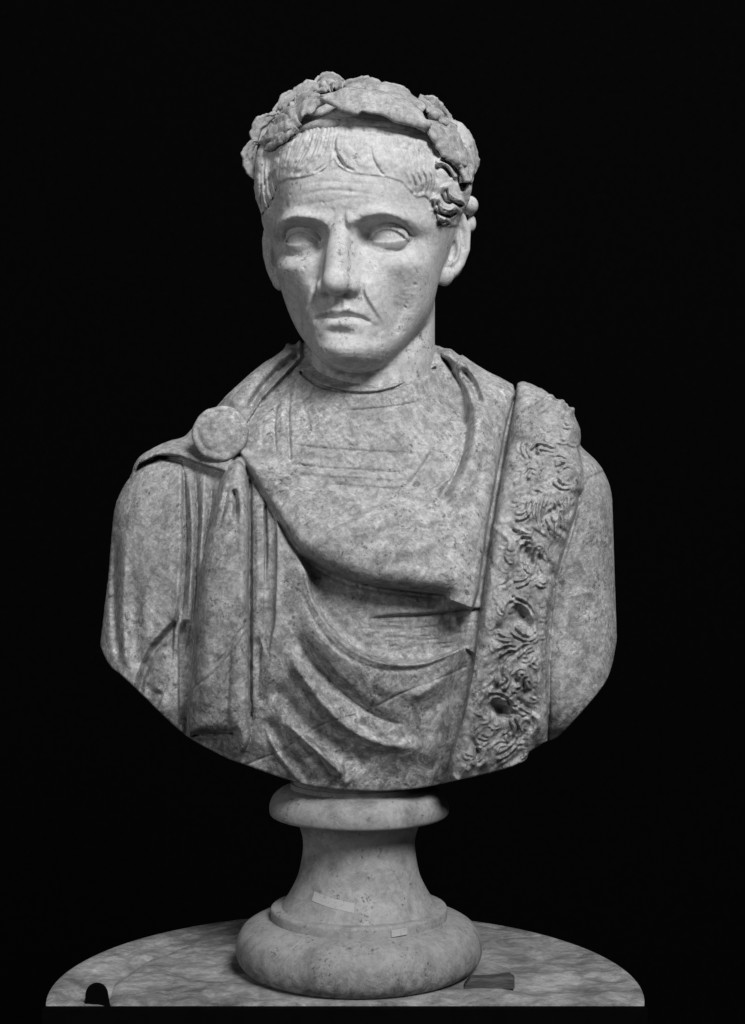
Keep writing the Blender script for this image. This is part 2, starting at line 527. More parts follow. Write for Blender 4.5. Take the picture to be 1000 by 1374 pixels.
def hair_relief():
    """hair of the fringe, temples and curls, traced in front view"""
    D = Img(320, 90, 660, 540, 0.75)
    fringe = [(340, 300), (349, 292), (358, 279), (368, 262), (372, 247), (385, 240), (397, 239), (410, 237), (422, 234), (434, 228), (443, 219), (448, 213),
              (454, 222), (465, 229), (477, 233), (497, 235), (519, 237), (538, 243), (549, 254), (559, 265), (571, 263), (580, 272), (586, 288), (590, 305),
              (660, 300), (660, 80), (320, 80), (320, 300)]
    sd = D.poly(fringe)
    D.a += 2.0 * sstep(-1.5, 1.5, sd) + 4.5 * sstep(0, 26, sd)
    def lock(A, B, n, amp, w=1.5, taper=(0.15, 0.2), jit=0.8):
        A = crom(A, 6); B = crom(B, 6)
        m = min(len(A), len(B))
        A = A[np.linspace(0, len(A) - 1, m).astype(int)]; B = B[np.linspace(0, len(B) - 1, m).astype(int)]
        for i in range(n):
            t = (i + 0.5) / n
            P = A * (1 - t) + B * t + rng.normal(0, jit, 2)
            k0 = rng.integers(0, 3); k1 = m - rng.integers(0, 3)
            D.ridge(P[k0:k1][::2], w * rng.uniform(0.8, 1.3), -amp * rng.uniform(0.5, 1.2), taper, smooth=False)
    # fringe, viewer's left half: combed down and to the left
    lock([(392, 172), (376, 200), (372, 246)], [(445, 166), (438, 205), (400, 238)], 16, 0.9, 1.2)
    lock([(420, 168), (404, 205), (386, 240)], [(452, 168), (447, 205), (425, 234)], 9, 1.0, 1.2)
    D.ridge([(411, 196), (399, 218), (392, 236)], 1.5, -1.8, (0.3, 0.1)); D.ridge([(428, 184), (415, 214), (400, 238)], 1.6, -2.0, (0.3, 0.1))
    D.ridge([(445, 205), (436, 221), (420, 232)], 1.6, -2.4, (0.3, 0.1)); D.ridge([(446, 212), (438, 226), (427, 233)], 1.4, -1.8, (0.3, 0.1))
    # right half: combed to the right
    lock([(452, 172), (449, 196), (462, 226)], [(505, 172), (500, 205), (530, 238)], 14, 0.9, 1.2)
    D.ridge([(456, 176), (449, 188), (451, 206), (464, 226)], 2.2, -4.0, (0.2, 0.15))
    D.ridge([(452, 206), (462, 222), (478, 231)], 1.9, -3.6, (0.2, 0.2))
    D.ridge([(497, 192), (500, 212), (510, 230), (518, 236)], 1.8, -3.2, (0.3, 0.1))
    D.ridge([(470, 180), (500, 177), (540, 186)], 2.2, -1.5, (0.3, 0.3))
    lock([(505, 174), (520, 205), (540, 240)], [(568, 182), (574, 215), (570, 258)], 14, 1.0, 1.2)
    # strokes that turn up at the right temple
    for a in ([(548, 228), (556, 246), (556, 262)], [(556, 226), (564, 246), (562, 262)], [(564, 224), (571, 244), (566, 260)], [(571, 222), (578, 240), (573, 260)], [(579, 222), (585, 240), (581, 262)]):
        D.ridge(a, 1.9, -2.6, (0.4, 0.1))
        D.ridge([(p[0] - 3, p[1]) for p in a], 2.2, 1.2, (0.3, 0.2))
    # left temple
    lock([(372, 196), (366, 222), (372, 256)], [(350, 210), (348, 240), (352, 285)], 7, 1.8, 1.4)
    for a in ([(368, 226), (368, 246), (372, 258)], [(362, 232), (362, 252), (368, 270)], [(356, 240), (356, 262), (362, 280)], [(351, 246), (350, 268), (355, 288)]):
        D.ridge(a, 1.8, -2.6, (0.2, 0.1))
    # comb marks just under the wreath
    for i in range(34):
        x = 398 + i * 5 + rng.uniform(-1.5, 1.5)
        y = 166 + 0.0025 * (x - 450) ** 2 + rng.uniform(-2, 2)
        D.ridge([(x, y), (x + rng.uniform(-3, 3), y + rng.uniform(8, 18))], 1.2, -1.0, (0.2, 0.4), smooth=False)
    # curls in front of the viewer's right ear
    def curl(pts, w, A):
        D.ridge(pts, w, A, (0.1, 0.1))
        P = np.array(pts, float)
        D.ridge(P + np.array([0, w * 1.25]), 1.8, -A * 0.75, (0.05, 0.1))
        for q in (-0.35, 0.25):
            D.ridge(P + np.array([0, w * q]), 1.1, -1.6, (0.2, 0.2))
    curl([(584, 220), (595, 218), (605, 226), (614, 240)], 6, 7)
    curl([(590, 208), (604, 214), (613, 226)], 5, 6)
    curl([(598, 246), (604, 260), (616, 268), (622, 266)], 6, 8)
    curl([(586, 262), (592, 277), (604, 282), (614, 274)], 7, 8)
    curl([(583, 276), (590, 290), (600, 292)], 5, 6)
    curl([(588, 292), (596, 298), (604, 294)], 4, 4)
    D.ridge([(583, 226), (594, 222), (602, 232), (606, 242)], 2.2, -6, (0.1, 0.2))
    D.ridge([(592, 260), (597, 270), (608, 274)], 2.0, -6, (0.1, 0.2))
    D.ridge([(612, 228), (618, 244), (622, 258)], 4, -6, (0.1, 0.1))
    lock([(600, 178), (604, 200), (612, 222)], [(622, 176), (632, 205), (634, 240)], 6, 1.6, 1.5)
    lock([(572, 190), (580, 206), (586, 222)], [(592, 190), (600, 206), (606, 220)], 5, 2.0, 1.6)
    D.ridge([(621, 214), (624, 232), (622, 254)], 4.0, -9, (0.15, 0.15))
    D.ridge([(593, 210), (606, 217), (615, 228)], 2.0, -5, (0.1, 0.1))
    D.ridge([(581, 266), (584, 282), (598, 289), (611, 284)], 2.0, -5, (0.1, 0.1))
    D.a += 0.25 * noise2(D.a.shape, 3, 16) * (sd > 0)
    return D

FACE, HAIR = face_relief(), hair_relief()

def head_field():
    h = 1.25
    lo = np.array([-165.0, -190.0, 105.0]); hi = np.array([150.0, 178.0, 585.0])
    k = 4
    nc = np.ceil((hi - lo) / (h * k)).astype(int) + 2
    ax = [lo[i] + np.arange(nc[i]) * h * k for i in range(3)]
    G = np.meshgrid(*ax, indexing='ij')
    P = [a.astype(np.float32) for a in w2h(*G)]
    Fc = head_base(P)
    for px, py, Yd, r, kk in ((606, 214, 6, (26, 42, 46), 18), (604, 252, -14, (22, 34, 28), 14), (364, 250, -6, (17, 44, 52), 16)):
        kq = (CD + Yd) / CD
        Fc = smin(Fc, ellips(G, ((px - 500) * kq, Yd, (687 - py) * kq), r), kk).astype(np.float32)
    gy = np.gradient(Fc, h * k, axis=1)
    gx = np.gradient(Fc, h * k, axis=0)
    gm = np.sqrt(gx ** 2 + gy ** 2 + np.gradient(Fc, h * k, axis=2) ** 2) + 1e-6
    n = [(nc[i] - 1) * k + 1 for i in range(3)]
    F = upsample(Fc, n, k)
    Wc = (-gy / gm).astype(np.float32)                      # facing the camera
    Wl = (-(-gx * sY + gy * cY) / gm).astype(np.float32)     # facing the face's own front
    Wf = upsample(Wc, n, k); Wl = upsample(Wl, n, k)
    idx = np.nonzero(np.abs(F.ravel()) < 30)[0]
    i0, r = np.divmod(idx, n[1] * n[2]); j0, k0 = np.divmod(r, n[2])
    X = (lo[0] + i0 * h).astype(np.float32); Y = (lo[1] + j0 * h).astype(np.float32); Z = (lo[2] + k0 * h).astype(np.float32)
    x, y, z = w2h(X, Y, Z)
    f = F.ravel()[idx]
    wl = sstep(0.0, 0.55, Wl.ravel()[idx])
    f = f - FACE.sample(x, -z) * wl
    u, v = proj(X, Y, Z)
    wf = sstep(-0.05, 0.22, Wf.ravel()[idx])
    f = f - HAIR.sample(u, v) * wf
    ph = np.arctan2(x, -(y - 18)); el = np.arctan2(z - 60, np.hypot(x, y - 18))
    back = sstep(0.9, 1.3, np.abs(ph)) * sstep(0.0, 30.0, z + 10) 
    f = f - (back * (1.6 * np.sin(ph * 46 + 5 * np.sin(el * 5) + 2 * np.sin(ph * 9)) * np.clip(np.cos(el), 0, 1) + 1.5 * np.sin(ph * 11 + el * 14))).astype(np.float32) * (1 - wf)
    Pl = [x, y, z]
    def within(c, r):
        return np.nonzero((np.abs(x - c[0]) < r[0]) & (np.abs(y - c[1]) < r[1]) & (np.abs(z - c[2]) < r[2]))[0]
    def sub(ii): return [q[ii] for q in Pl]
    # eyes
    for s in (-1, 1):
        e = (s * 56.0, -89.0, -1.5)
        ii = within(e, (44, 44, 36)); p = sub(ii)
        ball = ellips(p, e, (21, 20.5, 21))
        xs = np.array([-26, -19, -9, 2, 11, 19, 26.0])
        up = np.array([-4.5, 0.5, 6.0, 7.8, 6.5, 2.5, -2.5]); dn = np.array([-4.5, -6.5, -8.3, -9.0, -8.3, -6.0, -2.5])
        cu = crom(np.stack([xs, up], 1)); cd = crom(np.stack([xs, dn], 1))
        def crv(c):
            X_ = e[0] + s * c[:, 0]
            o = np.argsort(X_)
            return X_[o], c[o, 1] + e[2]
        g_ = smin(f[ii], ball, 1.5)
        lu = lid(p, e, 24.6, crv(cu), True); ld = lid(p, e, 23.2, crv(cd), False)
        # keep the lids close to the opening
        lu = np.maximum(lu, p[2] - (e[2] + 16)); ld = np.maximum(ld, (e[2] - 15) - p[2])
        lu = np.maximum(lu, np.abs(p[0] - e[0]) - 30); ld = np.maximum(ld, np.abs(p[0] - e[0]) - 29)
        g_ = smin(g_, lu, 4.0); g_ = smin(g_, ld, 7.0)
        f[ii] = g_
    F.ravel()[idx] = f
    # nose, hair mass at the back right, ears (beyond the band of the base shape)
    def local_box(c, r):
        Xc, Yc, Zc = h2w(*c)
        a = [max(0, int((q - rr - l) / h)) for q, rr, l in zip((Xc, Yc, Zc), r, lo)]
        b = [min(m, int((q + rr - l) / h) + 1) for q, rr, l, m in zip((Xc, Yc, Zc), r, lo, n)]
        sl = tuple(slice(p_, q_) for p_, q_ in zip(a, b))
        Gx = np.meshgrid(*[lo[i] + np.arange(a[i], b[i]) * h for i in range(3)], indexing='ij')
        return sl, [q.astype(np.float32) for q in w2h(*Gx)]
    sl, p = local_box((0, -140, -35), (85, 75, 85))
    q = tube(p, [(0, -114, 30, 11), (0, -126, 6, 12.5), (0, -142, -30, 15), (0.5, -147, -60, 17)])
    q2 = smin(tube(p, [(-9, -116, 6, 8), (-11, -123, -36, 12), (-15, -132, -68, 12)]), tube(p, [(9, -116, 6, 8), (11, -123, -36, 12), (16.5, -132, -68, 12)]), 6)
    q = smin(q, q2, 9)
    q = smin(q, ellips(p, (0.5, -151, -67), (15, 16, 14)), 8)
    q = smin(F[sl], q, 13)
    for s in (-1, 1):
        q = smin(q, ellips(p, (s * 20, -135, -69), (9, 14, 10.5)), 4)
        q = smax(q, -tube(p, [(s * 17, -148, -52, 1.5), (s * 28, -142, -56, 2.6), (s * 32, -134, -68, 2.6), (s * 30, -132, -78, 1.5)]), 5)
    for s in (-1, 1):
        q = smax(q, -ellips(p, (s * 12, -144, -84), (6, 9, 7)), 3)
    F[sl] = q
    for s in (-1, 1):
        ec = np.array([s * (99.0 if s > 0 else 107.0), 14.0, 2.0])
        sl, p = local_box((s * 124, 26, 2), (75, 75, 80))
        fl = 0.76
        e1 = np.array([s * fl, math.sqrt(1 - fl * fl), 0.0]); nn = np.array([s * math.sqrt(1 - fl * fl), -fl, 0.0])
        e2 = np.array([0, 0.12, 1.0]); e2 /= np.linalg.norm(e2)
        d = [p[i] - ec[i] for i in range(3)]
        a_ = d[0] * e1[0] + d[1] * e1[1] + d[2] * e1[2]
        b_ = d[0] * e2[0] + d[1] * e2[1] + d[2] * e2[2]
        c_ = d[0] * nn[0] + d[1] * nn[1]
        Q = [a_, b_, c_]
        plate = ellips(Q, (20, 6, -3), (29, 46, 9))
        helix = tube(Q, [(4, 18, 5, 5), (8, 38, 5, 5.5), (22, 50, 5, 6), (38, 44, 4, 6), (46, 26, 3, 6), (46, 4, 2, 5.5), (38, -16, 2, 5), (26, -30, 3, 6), (16, -36, 4, 8)])
        anti = tube(Q, [(30, 30, 4, 4), (33, 10, 4, 4.5), (27, -12, 4, 4.5), (18, -22, 4, 5)])
        lobe = ellips(Q, (12, -39, 2), (10, 11, 8))
        trag = ellips(Q, (2, -6, 6), (7, 11, 7))
        ear = smin(plate, helix, 5); ear = smin(ear, anti, 4); ear = smin(ear, lobe, 6)
        ear = smax(ear, -ellips(Q, (18, 2, 8), (12, 19, 17)), 3)
        ear = smin(ear, ellips(Q, (16, 0, -12), (26, 40, 9)), 4)
        ear = smax(ear, -tube(Q, [(20, 36, 9, 4), (36, 26, 8, 4), (40, 4, 7, 3)]), 3)
        ear = smin(ear, trag, 5)
        F[sl] = smin(F[sl], ear, 7)
    # hair volume at the viewer's right, behind the wreath, and small knobs there
    def add_ball(px, py, Yd, r, kk):
        kq = (CD + Yd) / CD
        c = ((px - 500) * kq, Yd, (687 - py) * kq)
        a = [max(0, int((c[i] - r[i] - 25 - lo[i]) / h)) for i in range(3)]
        b = [min(n[i], int((c[i] + r[i] + 25 - lo[i]) / h) + 1) for i in range(3)]
        sl = tuple(slice(p_, q_) for p_, q_ in zip(a, b))
        Gx = np.meshgrid(*[lo[i] + np.arange(a[i], b[i]) * h for i in range(3)], indexing='ij')
        F[sl] = smin(F[sl], ellips(Gx, c, r), kk).astype(np.float32)
    add_ball(630, 276, 10, (12, 16, 13), 4)
    add_ball(632, 300, 20, (7, 10, 12), 4)
    add_ball(350, 238, -8, (8, 12, 9), 4)
    add_ball(348, 252, -8, (7, 12, 8), 4)
    # cut the neck where it is let into the body
    Zg = (lo[2] + np.arange(n[2]) * h)[None, None, :]; Yg = (lo[1] + np.arange(n[1]) * h)[None, :, None]
    F = np.maximum(F, (150.0 - Zg - 0.0 * Yg).astype(np.float32))
    return F, lo, h

if True:
    F, lo, h = head_field()
    V, Q = surface_nets(F, lo, h)
    del F
    Nv, _ = vnormals(V, Q)
    head = quadmesh('head', to_bust(V), Q, M_HEAD, bust)
# ------------------------------------------------------------------ the body: base solid + relief traced in front view
OUT = [(60, 300), (60, 780), (110, 790), (127, 845), (136, 870), (148, 893), (163, 906), (196, 937), (214, 955), (253, 989), (300, 1015), (318, 1022), (340, 1030), (380, 1044), (426, 1056),
       (480, 1061), (522, 1061), (567, 1057), (604, 1049), (670, 1034), (704, 1021), (711, 1009), (733, 995), (752, 986), (788, 947), (812, 916), (822, 890), (832, 850), (870, 780), (900, 300)]

def torso_base(P):
    x, y, z = P
    f = ellips(P, (-22, 8, -140), (262, 148, 330))
    f = smin(f, ellips(P, (-20, 20, -30), (295, 118, 150)), 40)                 # shoulders and chest
    f = smin(f, capsule(P, (-250, 18, -14), (-277, 12, -230), 95, 90), 20)        # arm, viewer's left
    f = smin(f, capsule(P, (234, 18, 10), (243, 12, -230), 90, 88), 26)         # arm, viewer's right
    f = smin(f, capsule(P, (-52, 45, 204), (-200, 26, 82), 46, 50), 18)         # slope of the shoulder
    f = smin(f, capsule(P, (-190, 22, 80), (-262, 18, 30), 50, 50), 14)
    f = smin(f, capsule(P, (48, 45, 194), (215, 22, 84), 46, 60), 18)
    nk = capsule(P, (-6, 12, 260), (-8, 14, 60), 91, 99)
    nk = smax(nk, (z - 196 - 0.46 * y) * 0.9, 3)
    f = smin(f, nk, 26)
    return f.astype(np.float32)

T = Img(90, 380, 880, 1090, 1.0)
SH = T.a.shape
LAB = np.zeros(SH, np.int8)          # which piece of clothing shows at each place
NAMES = ['tunic', 'cloak', 'lower_drape', 'hanging_drape', 'fringed_band', 'sleeve', 'sleeve', 'torso_back']

def body_relief():
    R = T.a
    # ---- layer 0: tunic over the chest
    D = T.like()
    for a, w, A in (([(372, 540), (368, 575), (371, 612)], 2.2, -3), ([(390, 520), (387, 560), (390, 622)], 2.2, -3.5), ([(379, 530), (378, 612)], 3, 1.5),
                    ([(352, 560), (352, 600)], 3, -1.5), ([(404, 520), (410, 560)], 2.5, -1.2)):
        D.ridge(a, w, A, (0.2, 0.1))
    for yy, A in ((602, -2.2), (628, -2.2), (636, 1.8), (650, -2.0)):
        D.ridge([(386, yy - 6), (430, yy), (480, yy + 3), (530, yy + 6), (560, yy + 2)], 2.2, A, (0.1, 0.2))
    D.ridge([(545, 655), (562, 634), (582, 605), (592, 598)], 3.5, -4, (0.15, 0.2))
    D.ridge([(455, 552), (500, 549), (545, 543), (575, 534)], 1.8, -2.2, (0.2, 0.2))
    D.ridge([(404, 500), (430, 518), (480, 528), (530, 521), (584, 494)], 1.8, -6)
    # neck opening of the cloak throws it back
    D.blob(470, 610, 90, 60, -3)
    for i in range(120):                                   # chisel marks
        x, y = rng.uniform(400, 600), rng.uniform(535, 665)
        an = rng.choice([0.3, 2.2, 2.6]) + rng.normal(0, 0.25); L = rng.uniform(6, 20)
        D.ridge([(x, y), (x + L * math.cos(an), y - L * math.sin(an))], 1.3, -rng.uniform(0.4, 1.1), (0.3, 0.3), smooth=False)
    for i in range(90):
        x, y = rng.uniform(480, 620), rng.uniform(835, 875)
        L = rng.uniform(12, 45)
        D.ridge([(x, y), (x + L, y - L * rng.uniform(0.02, 0.14))], 1.2, -rng.uniform(0.4, 0.9), (0.3, 0.3), smooth=False)
    # flat field below the cloak roll lies deep
    deep = D.poly([(398, 748), (412, 770), (420, 800), (438, 835), (470, 865), (505, 882), (560, 886), (600, 882), (618, 872), (640, 800), (600, 790), (500, 770)])
    D.a += -12 * sstep(-10, 10, deep)
    D.ridge([(490, 832), (530, 827), (580, 824), (634, 817)], 2.6, -6, (0.15, 0.0))
    D.step([(490, 832), (530, 827), (580, 824), (634, 817)], 7, 2.5, 20, side=-1, taper=(0.5, 0.0))
    D.ridge([(612, 826), (614, 850)], 5, 4, (0.1, 0.4), smooth=False)
    R[:] = D.a
    # ---- layer 1: lower drapery, hanging in swags
    D = T.like()
    low = [(328, 612), (345, 650), (372, 700), (395, 738), (412, 768), (420, 800), (436, 832), (462, 860), (495, 880), (530, 888), (570, 886), (604, 876), (622, 868), (640, 880), (640, 1080), (240, 1080), (240, 612)]
    lsd = D.poly(low)
    H = T.like()
    H.a += 3
    edge = [(410, 765), (419, 800), (436, 832), (462, 861), (495, 881), (530, 889), (575, 886), (618, 868)]
    H.step(edge, 9, 2, 24, side=1)
    H.ridge([(p[0] - 1, p[1] + 3) for p in edge], 3, 2.0)
    H.ridge([(p[0] - 8, p[1] + 11) for p in edge], 3, -2.0, (0.2, 0.2))
    # swag folds: ridge + valley pairs
    H.ridge([(395, 810), (425, 850), (465, 890), (510, 918), (560, 925), (605, 905)], 16, 7, (0.2, 0.2))
    v1 = [(392, 845), (420, 885), (455, 920), (490, 948), (530, 968), (560, 970)]
    H.ridge(v1, 9, -14, (0.2, 0.35)); H.step(v1, 7, 2.5, 16, side=-1, taper=(0.3, 0.3))
    H.ridge([(384, 868), (405, 905), (435, 945), (470, 978), (515, 998), (560, 1000), (590, 985)], 8, 12, (0.15, 0.3))
    H.ridge([(362, 905), (390, 948), (425, 985), (470, 1015), (520, 1030)], 12, -9, (0.15, 0.3))
    v2 = [(380, 965), (410, 993), (440, 1020), (462, 1042)]
    H.ridge(v2, 6, 11, (0.2, 0.1))
    H.ridge([(356, 960), (372, 990), (395, 1022), (412, 1046)], 9, -9, (0.2, 0.0))
    H.ridge([(355, 965), (368, 1000), (385, 1025), (400, 1044)], 5, 7, (0.3, 0.0))
    H.ridge([(450, 1022), (456, 1040), (470, 1052)], 6, 5, (0.2, 0.1)); H.ridge([(540, 940), (575, 925), (612, 890)], 7, 5, (0.3, 0.2))
    H.ridge([(560, 965), (590, 945), (615, 915)], 8, -5, (0.3, 0.2)); H.ridge([(520, 1010), (570, 1010), (600, 985)], 12, 4, (0.3, 0.2))
    # deep trough beside the band
    H.ridge([(640, 815), (632, 860), (618, 930), (606, 990), (592, 1050)], 14, -17)
    # verticals right of the hanging drape
    for a, w, A in (([(372, 700), (373, 760), (370, 840)], 5, 3), ([(345, 850), (350, 920), (356, 960)], 8, -5)):
        H.ridge(a, w, A, (0.15, 0.3))
    for pl, A in (([(330, 625), (341, 642), (355, 668), (356, 760), (352, 860), (346, 960), (334, 990)], -5), ([(355, 668), (371, 692), (371, 760), (368, 835), (360, 880), (352, 860), (356, 760)], -9)):
        q = H.poly(pl); H.a += A * sstep(-1.5, 1.5, q) * sstep(990, 820, T.gy)[:, None]
    H.ridge([(336, 640), (336, 800), (336, 980)], 2.2, -9, (0.02, 0.1)); H.ridge([(356, 676), (357, 745), (354, 800)], 2.0, -8, (0.05, 0.5)); H.ridge([(345, 660), (346, 760), (343, 860)], 3, 2.0, (0.2, 0.3))
    # the arm-side part between sleeve and hanging drape
    for a, w, A in (([(246, 625), (250, 720), (246, 800), (240, 850)], 3, -7), ([(262, 625), (266, 700), (262, 780), (258, 840), (246, 900)], 3, -8), ([(274, 632), (272, 700), (264, 780)], 4.5, 6),
                    ([(254, 640), (258, 720), (253, 830)], 4, 7), ([(286, 640), (280, 720), (272, 800), (262, 900)], 4, -8)):
        H.ridge(a, w, A, (0.1, 0.2))
    q = H.poly([(234, 850), (250, 838), (260, 870), (256, 930), (250, 985), (212, 950), (226, 918)]); H.a += -13 * sstep(-9, 6, q)
    m = sstep(-1.2, 1.2, lsd)
    R[:] = R * (1 - m) + H.a * m
    LAB[lsd > 0] = 2
    # ---- layer 2: sleeve, viewer's left
    H = T.like(); H.a += -3
    slv = [(100, 600), (180, 625), (215, 612), (246, 620), (247, 720), (243, 800), (238, 832), (234, 846), (232, 880), (226, 915), (216, 940), (200, 980), (100, 980)]
    ssd = H.poly(slv)
    H.ridge([(160, 690), (154, 770), (156, 850), (163, 890)], 5, -5, (0.4, 0.1)); H.ridge([(171, 700), (166, 800), (168, 870), (172, 900)], 6, 5, (0.4, 0.1))
    H.ridge([(184, 770), (182, 840), (184, 900)], 8, -6, (0.4, 0.1)); H.ridge([(215, 790), (232, 770), (243, 750)], 10, -2, (0.3, 0.3))
    q = H.poly([(90, 590), (180, 625), (215, 612), (248, 620), (248, 720), (244, 800), (238, 834), (224, 848), (206, 868), (194, 890), (187, 912), (178, 960), (90, 960)])
    H.a += 11 * sstep(-1.5, 7, q) - 6 * np.exp(-((q + 4) / 4) ** 2) - 3
    H.ridge([(222, 866), (221, 900), (210, 930)], 9, 7, (0.2, 0.1)); H.ridge([(203, 880), (198, 910), (200, 930)], 6, -4, (0.3, 0.2))
    H.ridge([(185, 650), (180, 720), (190, 800)], 22, 4, (0.3, 0.4)); H.ridge([(225, 640), (228, 720), (222, 800)], 9, 4, (0.3, 0.4))
    H.step([(246, 620), (247, 720), (243, 800), (236, 840)], 6, 2, 12, side=1, taper=(0.1, 0.1))
    m = sstep(-1.5, 1.5, ssd)
    R[:] = R * (1 - m) + H.a * m
    LAB[ssd > 0] = 5
    # ---- layer 3: drape hanging from the brooch
    H = T.like(); H.a += 9
    hang = [(306, 622), (322, 618), (331, 640), (334, 700), (333, 800), (334, 900), (336, 970), (333, 998), (322, 1010), (312, 985), (262, 990), (252, 978), (258, 900), (264, 820), (272, 750), (284, 690), (296, 645)]
    hsd = H.poly(hang, True)
    H.a += 17 * (1 - np.exp(-np.maximum(hsd, 0) / 6))
    H.ridge([(314, 655), (317, 680), (316, 705)], 3.5, -10, (0.15, 0.35)); H.ridge([(306, 650), (298, 690), (294, 712)], 3.0, -5, (0.2, 0.4))
    H.ridge([(303, 640), (300, 665), (292, 700)], 5, 5, (0.2, 0.4)); H.ridge([(311, 850), (307, 900), (304, 960), (303, 985)], 4, -4.5, (0.4, 0.0))
    H.ridge([(325, 640), (326, 760), (322, 900)], 6, 3, (0.2, 0.3)); H.ridge([(330, 840), (318, 852), (300, 880), (280, 900)], 1.6, -2.0, (0.1, 0.3)); H.ridge([(285, 780), (278, 860), (272, 960)], 10, 3, (0.3, 0.1))
    hem = [(260, 986), (285, 985), (305, 991), (311, 988)]
    H.ridge(hem, 3.5, -16); H.ridge([(311, 985), (313, 1000), (316, 1012)], 3, -9, smooth=False)
    m = sstep(-1.2, 1.2, hsd)
    R[:] = R * (1 - m) + H.a * m
    LAB[hsd > 0] = 3
    # under-hem turned edge
    H = T.like(); H.a += 8
    usd = H.poly([(264, 992), (308, 992), (312, 1016), (280, 1002)])
    m = sstep(-1.2, 1.2, usd); R[:] = R * (1 - m) + (H.a - 7) * m
    LAB[usd > 0] = 3
    # ---- layer 4: cloak rolled across the chest and up to the shoulder
    H = T.like()
    clo = [(316, 600), (325, 612), (345, 645), (371, 686), (374, 697), (391, 722), (411, 745), (440, 765), (470, 777), (505, 786), (545, 792), (580, 796), (597, 798), (604, 806), (634, 818), (642, 790), (648, 745), (656, 690),
           (668, 625), (680, 565), (690, 530), (690, 500), (640, 440), (586, 440), (588, 474), (606, 500), (622, 528), (628, 560), (624, 595), (604, 640), (560, 668), (520, 664), (470, 652), (420, 640), (384, 622), (345, 603)]
    csd = H.poly(clo)
    ledge = [(325, 612), (345, 645), (371, 686), (391, 722), (411, 745), (440, 765), (470, 777), (505, 786), (545, 792), (580, 796), (598, 799)]
    r = H.near(ledge, 2000)
    d = np.zeros(SH, np.float32); d[r[0]] = r[1]
    tt = np.zeros(SH, np.float32); tt[r[0]] = r[3]
    bulge = sstep(0.15, 0.55, tt)
    rr = 7 + 17 * bulge
    H.a += 2 + 4 * bulge + (7 + 21 * bulge) * np.sqrt(np.clip(1 - (1 - np.clip(d / rr, 0, 1)) ** 2, 0, 1)) * np.exp(-(np.maximum(d - 20, 0) / 70) ** 2)
    fold = [(408, 727), (440, 712), (470, 698), (496, 684), (525, 668), (556, 655)]
    H.step(fold, 8, 3, 40, side=1, taper=(0.25, 0.1)); H.ridge(fold, 3.5, -4, (0.3, 0.2))
    H.ridge([(450, 735), (500, 722), (550, 700), (590, 670)], 9, -4, (0.4, 0.3)); H.ridge([(470, 752), (530, 742), (580, 722), (615, 690)], 10, 4, (0.4, 0.3))
    H.ridge([(332, 612), (360, 640), (400, 668), (440, 690)], 12, 5, (0.1, 0.5)); H.ridge([(338, 606), (365, 622), (395, 634)], 4, 4, (0.1, 0.4)); H.ridge([(350, 622), (380, 640), (412, 650)], 3, -3, (0.1, 0.4))
    # the upright run on the viewer's right
    H.ridge([(640, 500), (652, 560), (648, 640), (625, 720), (600, 770)], 28, 17, (0.15, 0.35))
    cr = [(588, 470), (604, 492), (620, 520), (629, 550), (627, 590), (614, 632), (596, 662), (576, 690)]
    H.step(cr, 11, 3, 22, side=-1, taper=(0.05, 0.3)); H.ridge(cr, 6, -13, (0.1, 0.25))
    H.ridge([(618, 492), (634, 514), (642, 536), (640, 548)], 6, -15, (0.2, 0.2)); H.ridge([(604, 478), (622, 490), (640, 512), (648, 540)], 5, 5, (0.2, 0.2))
    H.ridge([(590, 740), (560, 752), (530, 758)], 9, -2, (0.3, 0.3)); H.ridge([(655, 590), (640, 660), (625, 690)], 9, -4, (0.4, 0.4))
    H.ridge([(598, 799), (590, 797), (575, 797)], 3.5, -8, (0.0, 0.4)); H.ridge([(574, 800), (580, 812)], 2, -4, smooth=False)
    H.blob(600, 770, 40, 30, 4)
    for p0 in ([(640, 655), (655, 664), (664, 664)], [(642, 604), (648, 622), (646, 640)]):
        H.ridge(p0, 3, -2, (0.2, 0.2))
    m = sstep(-1.2, 1.2, csd)
    # upper edge melts into the chest
    up = H.like(); 
    r = up.near([(345, 603), (384, 622), (420, 640), (470, 652), (520, 664), (560, 668)], 60)
    fade = np.ones(SH, np.float32); fade[r[0]] = sstep(0, 26, r[1])
    Hh = R * (1 - fade) + H.a * fade
    R[:] = R * (1 - m) + Hh * m
    LAB[csd > 0] = 1
    G = T.like()                                             # undercut below the roll
    G.ridge([(p[0] - 2, p[1] + 4) for p in ledge], 4.0, -7, (0.25, 0.05))
    G.ridge([(p[0], p[1] + 10) for p in ledge[4:]], 10, -5, (0.2, 0.1))
    R += G.a * (csd < 1)
    # ---- layer 5: cloak over the viewer's left shoulder, from brooch to neck and over the arm
    H = T.like(); H.a += 6
    sh = [(150, 640), (178, 640), (188, 622), (212, 611), (240, 612), (272, 624), (302, 633), (312, 618), (318, 598), (330, 570), (352, 535), (380, 505), (404, 480), (404, 430), (150, 430)]
    ssd = H.poly(sh)
    hemline = [(176, 642), (188, 624), (212, 612), (240, 613), (272, 625), (302, 634)]
    H.step(hemline, 9, 2, 26, side=-1, taper=(0.22, 0.0)); H.ridge([(p[0], p[1] - 6) for p in hemline], 4, 2.5, (0.25, 0.0))
    H.ridge([(300, 560), (330, 520), (365, 485), (400, 462)], 16, 9, (0.2, 0.1))
    H.ridge([(330, 556), (352, 522), (380, 492), (404, 474)], 5, -8, (0.15, 0.1)); H.ridge([(338, 562), (362, 526), (392, 494)], 5, 5, (0.1, 0.2))
    H.ridge([(352, 486), (380, 468), (400, 458)], 4, -4, (0.3, 0.1)); H.ridge([(262, 604), (250, 590), (240, 575)], 10, -3, (0.2, 0.3))
